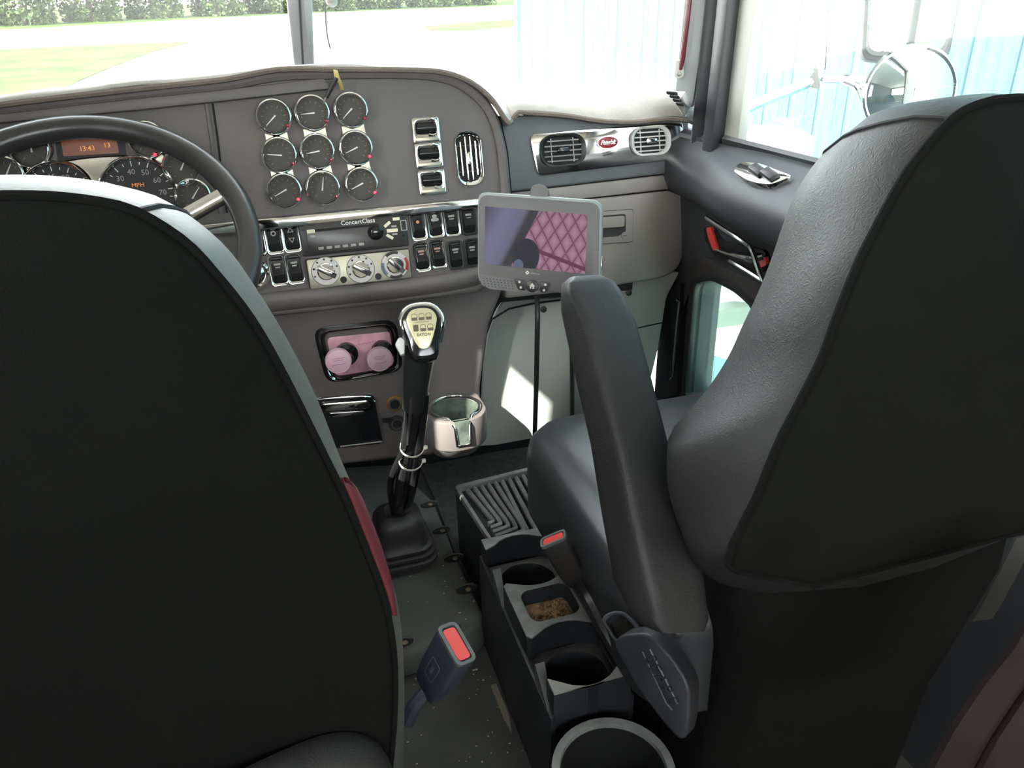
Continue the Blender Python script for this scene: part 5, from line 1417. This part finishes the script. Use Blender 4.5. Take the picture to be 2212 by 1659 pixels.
# shrubs beyond the road
def shrub(x, y, GZ, rx, h, seed, label, n=5200):
    rnd = random.Random(seed)
    root = thing('shrub', label, 'shrub', (x, y, GZ), 'shrubs beyond the road')
    mb = MB()
    for k in range(n):
        a = rnd.uniform(0, 2 * math.pi); zz = rnd.uniform(0, 1); rr = rx * math.sqrt(max(0, 1 - (zz - .35) ** 2 / .5)) * rnd.uniform(.5, .95)
        p = Vector((x + rr * math.cos(a), y + rr * math.sin(a), GZ + h * zz))
        s = rnd.uniform(.04, .09) * rx
        u = Vector((rnd.gauss(0, 1), rnd.gauss(0, 1), rnd.gauss(0, 1))).normalized() * s
        v = u.orthogonal().normalized() * s * .55
        mb.add([p - u, p + v, p + u, p - v], [(0, 1, 2, 3)])
    me = bpy.data.meshes.new('foliage'); me.from_pydata(mb.V, [], mb.F); me.materials.append(LEAF); put(me, 'foliage', root)
    mb = MB(); mb.tube([(x, y, GZ), (x + .1, y, GZ + h * .6)], [.18, .06], 6); mb.build('stem', BARK, root)
nm = ['first', 'second', 'third', 'fourth', 'fifth', 'sixth', 'seventh', 'eighth', 'ninth', 'tenth', 'eleventh', 'twelfth']
hedge = [(40, 58), (190, 50), (330, 43), (470, 37), (590, 31), (720, 26), (830, 21), (940, 17), (1040, 13)]
for k, (a, b) in enumerate(hedge):
    c0 = Gf.pt(a, b); n0 = Gf.pt(*hedge[k + 1]) if k < len(hedge) - 1 else Gf.pt(*hedge[k - 1])
    rx = (n0 - c0).length * .497
    shrub(c0.x, c0.y + rx, c0.z, rx, rx * random.uniform(2.0, 2.8), k, 'green shrub beyond the road, %s counted from the left' % nm[k])

# blue plank building
BX = 2.55
bld = thing('building', 'pale blue plank-walled building standing close along the right side', 'building', (BX, 3, GZ))
Y1 = onx(1122, 60, BX).y
mb = MB(); mb.box((BX + 2.0, Y1 / 2 - 2.0, 1.2), (3.9, Y1 + 4.0 - .05, 4.9)); mb.build('wall_core', mat('core_blue', (.06, .1, .13, 1), .8), bld)
PWD = .215
npl = int((Y1 + 4.0) / PWD)
me_pl = None
for k in range(npl):
    if me_pl is None:
        mb = MB(); mb.box((0, 0, 0), (.03, PWD - .012, 4.9)); me_pl = mb.mesh('plank', 0, bevel=.003, bseg=1); me_pl.materials.append(PLANK)
    put(me_pl, 'plank', bld, T(BX + random.uniform(-.003, .003), Y1 - PWD / 2 - PWD * k, 1.2 + random.uniform(-.02, .02)))
mb = MB(); mb.box((BX - .02, Y1 - .02, 1.2), (.05, .09, 4.9)); mb.build('corner_board', PLANK, bld)
nf = int(3.9 / PWD)
for k in range(nf):
    put(me_pl, 'plank', bld, T(BX + PWD / 2 + PWD * k, Y1 - .01, 1.2) @ RZ(90))

# own truck: hood, air cleaner and mirrors
hood = thing('truck_hood', 'white truck hood ahead of the windshield', 'hood', (0, 2.6, .3))
secs = []
for y, hw_, zt in ((1.90, .62, .80), (2.4, .56, .79), (3.1, .48, .76), (3.4, .46, .72)):
    secs.append([Vector((a, y, zt - .35 + b)) for a, b in rrect(hw_ * 2, .70, .18, 5)])
mb = MB(); mb.loft(secs); mb.build('hood_shell', WPAINT, hood, smooth=50, bevel=.03)
ac = at(1655, 287, 2.0)
air = thing('air_cleaner', 'white round air cleaner canister beside the passenger window', 'canister', (ac.x, ac.y, ac.z - .6))
mb = MB(); mb.lathe([(.118, -.6), (.12, -.03), (.117, -.008), (.09, .008), (.04, .014)], 40, M=T(*ac)); mb.build('canister', WPAINT, air, smooth=45)
mb = MB(); mb.lathe([(.1205, -.14), (.123, -.12), (.1205, -.10)], 40, M=T(*ac)); mb.build('band', CHROME, air, smooth=45)
mb = MB(); mb.box((ac.x - .25, ac.y - .1, ac.z - .45), (.5, .05, .05)); mb.build('support_arm', DULLMET, air)
# mirrors on their bracket
MXp = 1.08
mir = thing('side_mirror', 'tall rectangular truck mirror on a tube bracket outside the passenger window', 'mirror', onx(1960, 130, MXp))
def mp(a, b, x=MXp): return onx(a, b, x)
mc_ = at(1975, -10, 1.55)
mf = Frame(mc_, Vector((-.55, -.82, .08)))
mo = rpoly(mf.poly([(1875, -180), (2110, -180), (2050, 135), (1858, 135)]), .025, 4)
mcn = (sum(p[0] for p in mo) / len(mo), sum(p[1] for p in mo) / len(mo))
mb = MB(); mb.prism(mo, -.05, 0); mb.build('housing', mat('mirror_housing', (.05, .05, .05, 1), .5), mir, mf.M, bevel=.01)
mb = MB(); mb.prism(scl(mo, .84, mcn), 0, .004); mb.build('mirror_glass', MIRR, mir, mf.M)
mb = MB(); mb.prism(scl(mo, .9, mcn), -.004, .0025); mb.build('inner_rim', mat('mirror_rim', (.09, .09, .085, 1), .5), mir, mf.M)
for pts, r in (([(1560, 262), (1640, 222), (1720, 190), (1758, 170), (1772, 140), (1778, -60)], .011), ([(1775, 170), (1850, 172), (1880, 180)], .008), ([(1765, 165), (1810, 170), (1870, 195)], .006), ([(1830, 175), (1850, 190), (1864, 225)], .005)):
    mb = MB(); mb.tube(smooth_line([at(a, b, 1.55) for a, b in pts], 4), r, 8); mb.build('bracket_tube', CHROME, mir)
mb = MB(); mb.prism(Frame(at(1765, 170, 1.54), Vector((-.6, -.8, 0))).poly([(1735, 185), (1765, 145), (1772, 185), (1770, 192)]), 0, .004, M=Frame(at(1765, 170, 1.54), Vector((-.6, -.8, 0))).M); mb.build('bracket_plate', DULLMET, mir)
rm = thing('convex_mirror', 'round convex mirror below the tall mirror outside the passenger window', 'mirror', at(1965, 200, 1.47))
rf = Frame(at(1965, 200, 1.47), Vector((-.45, -.88, .12)))
rr = 97 / FPX * 1.47
mb = MB(); mb.lathe([(rr * .3, -.05), (rr * .85, -.03), (rr, -.008), (rr * 1.0, .004), (rr * .95, .006), (rr * .94, .0)], 44); mb.build('housing', CHROME, rm, rf.M, smooth=50)
mb = MB(); mb.lathe([(rr * .945, .001), (rr * .8, .008), (rr * .5, .017), (rr * .2, .021), (rr * .02, .0215)], 44); mb.build('mirror_glass', MIRR, rm, rf.M, smooth=80)
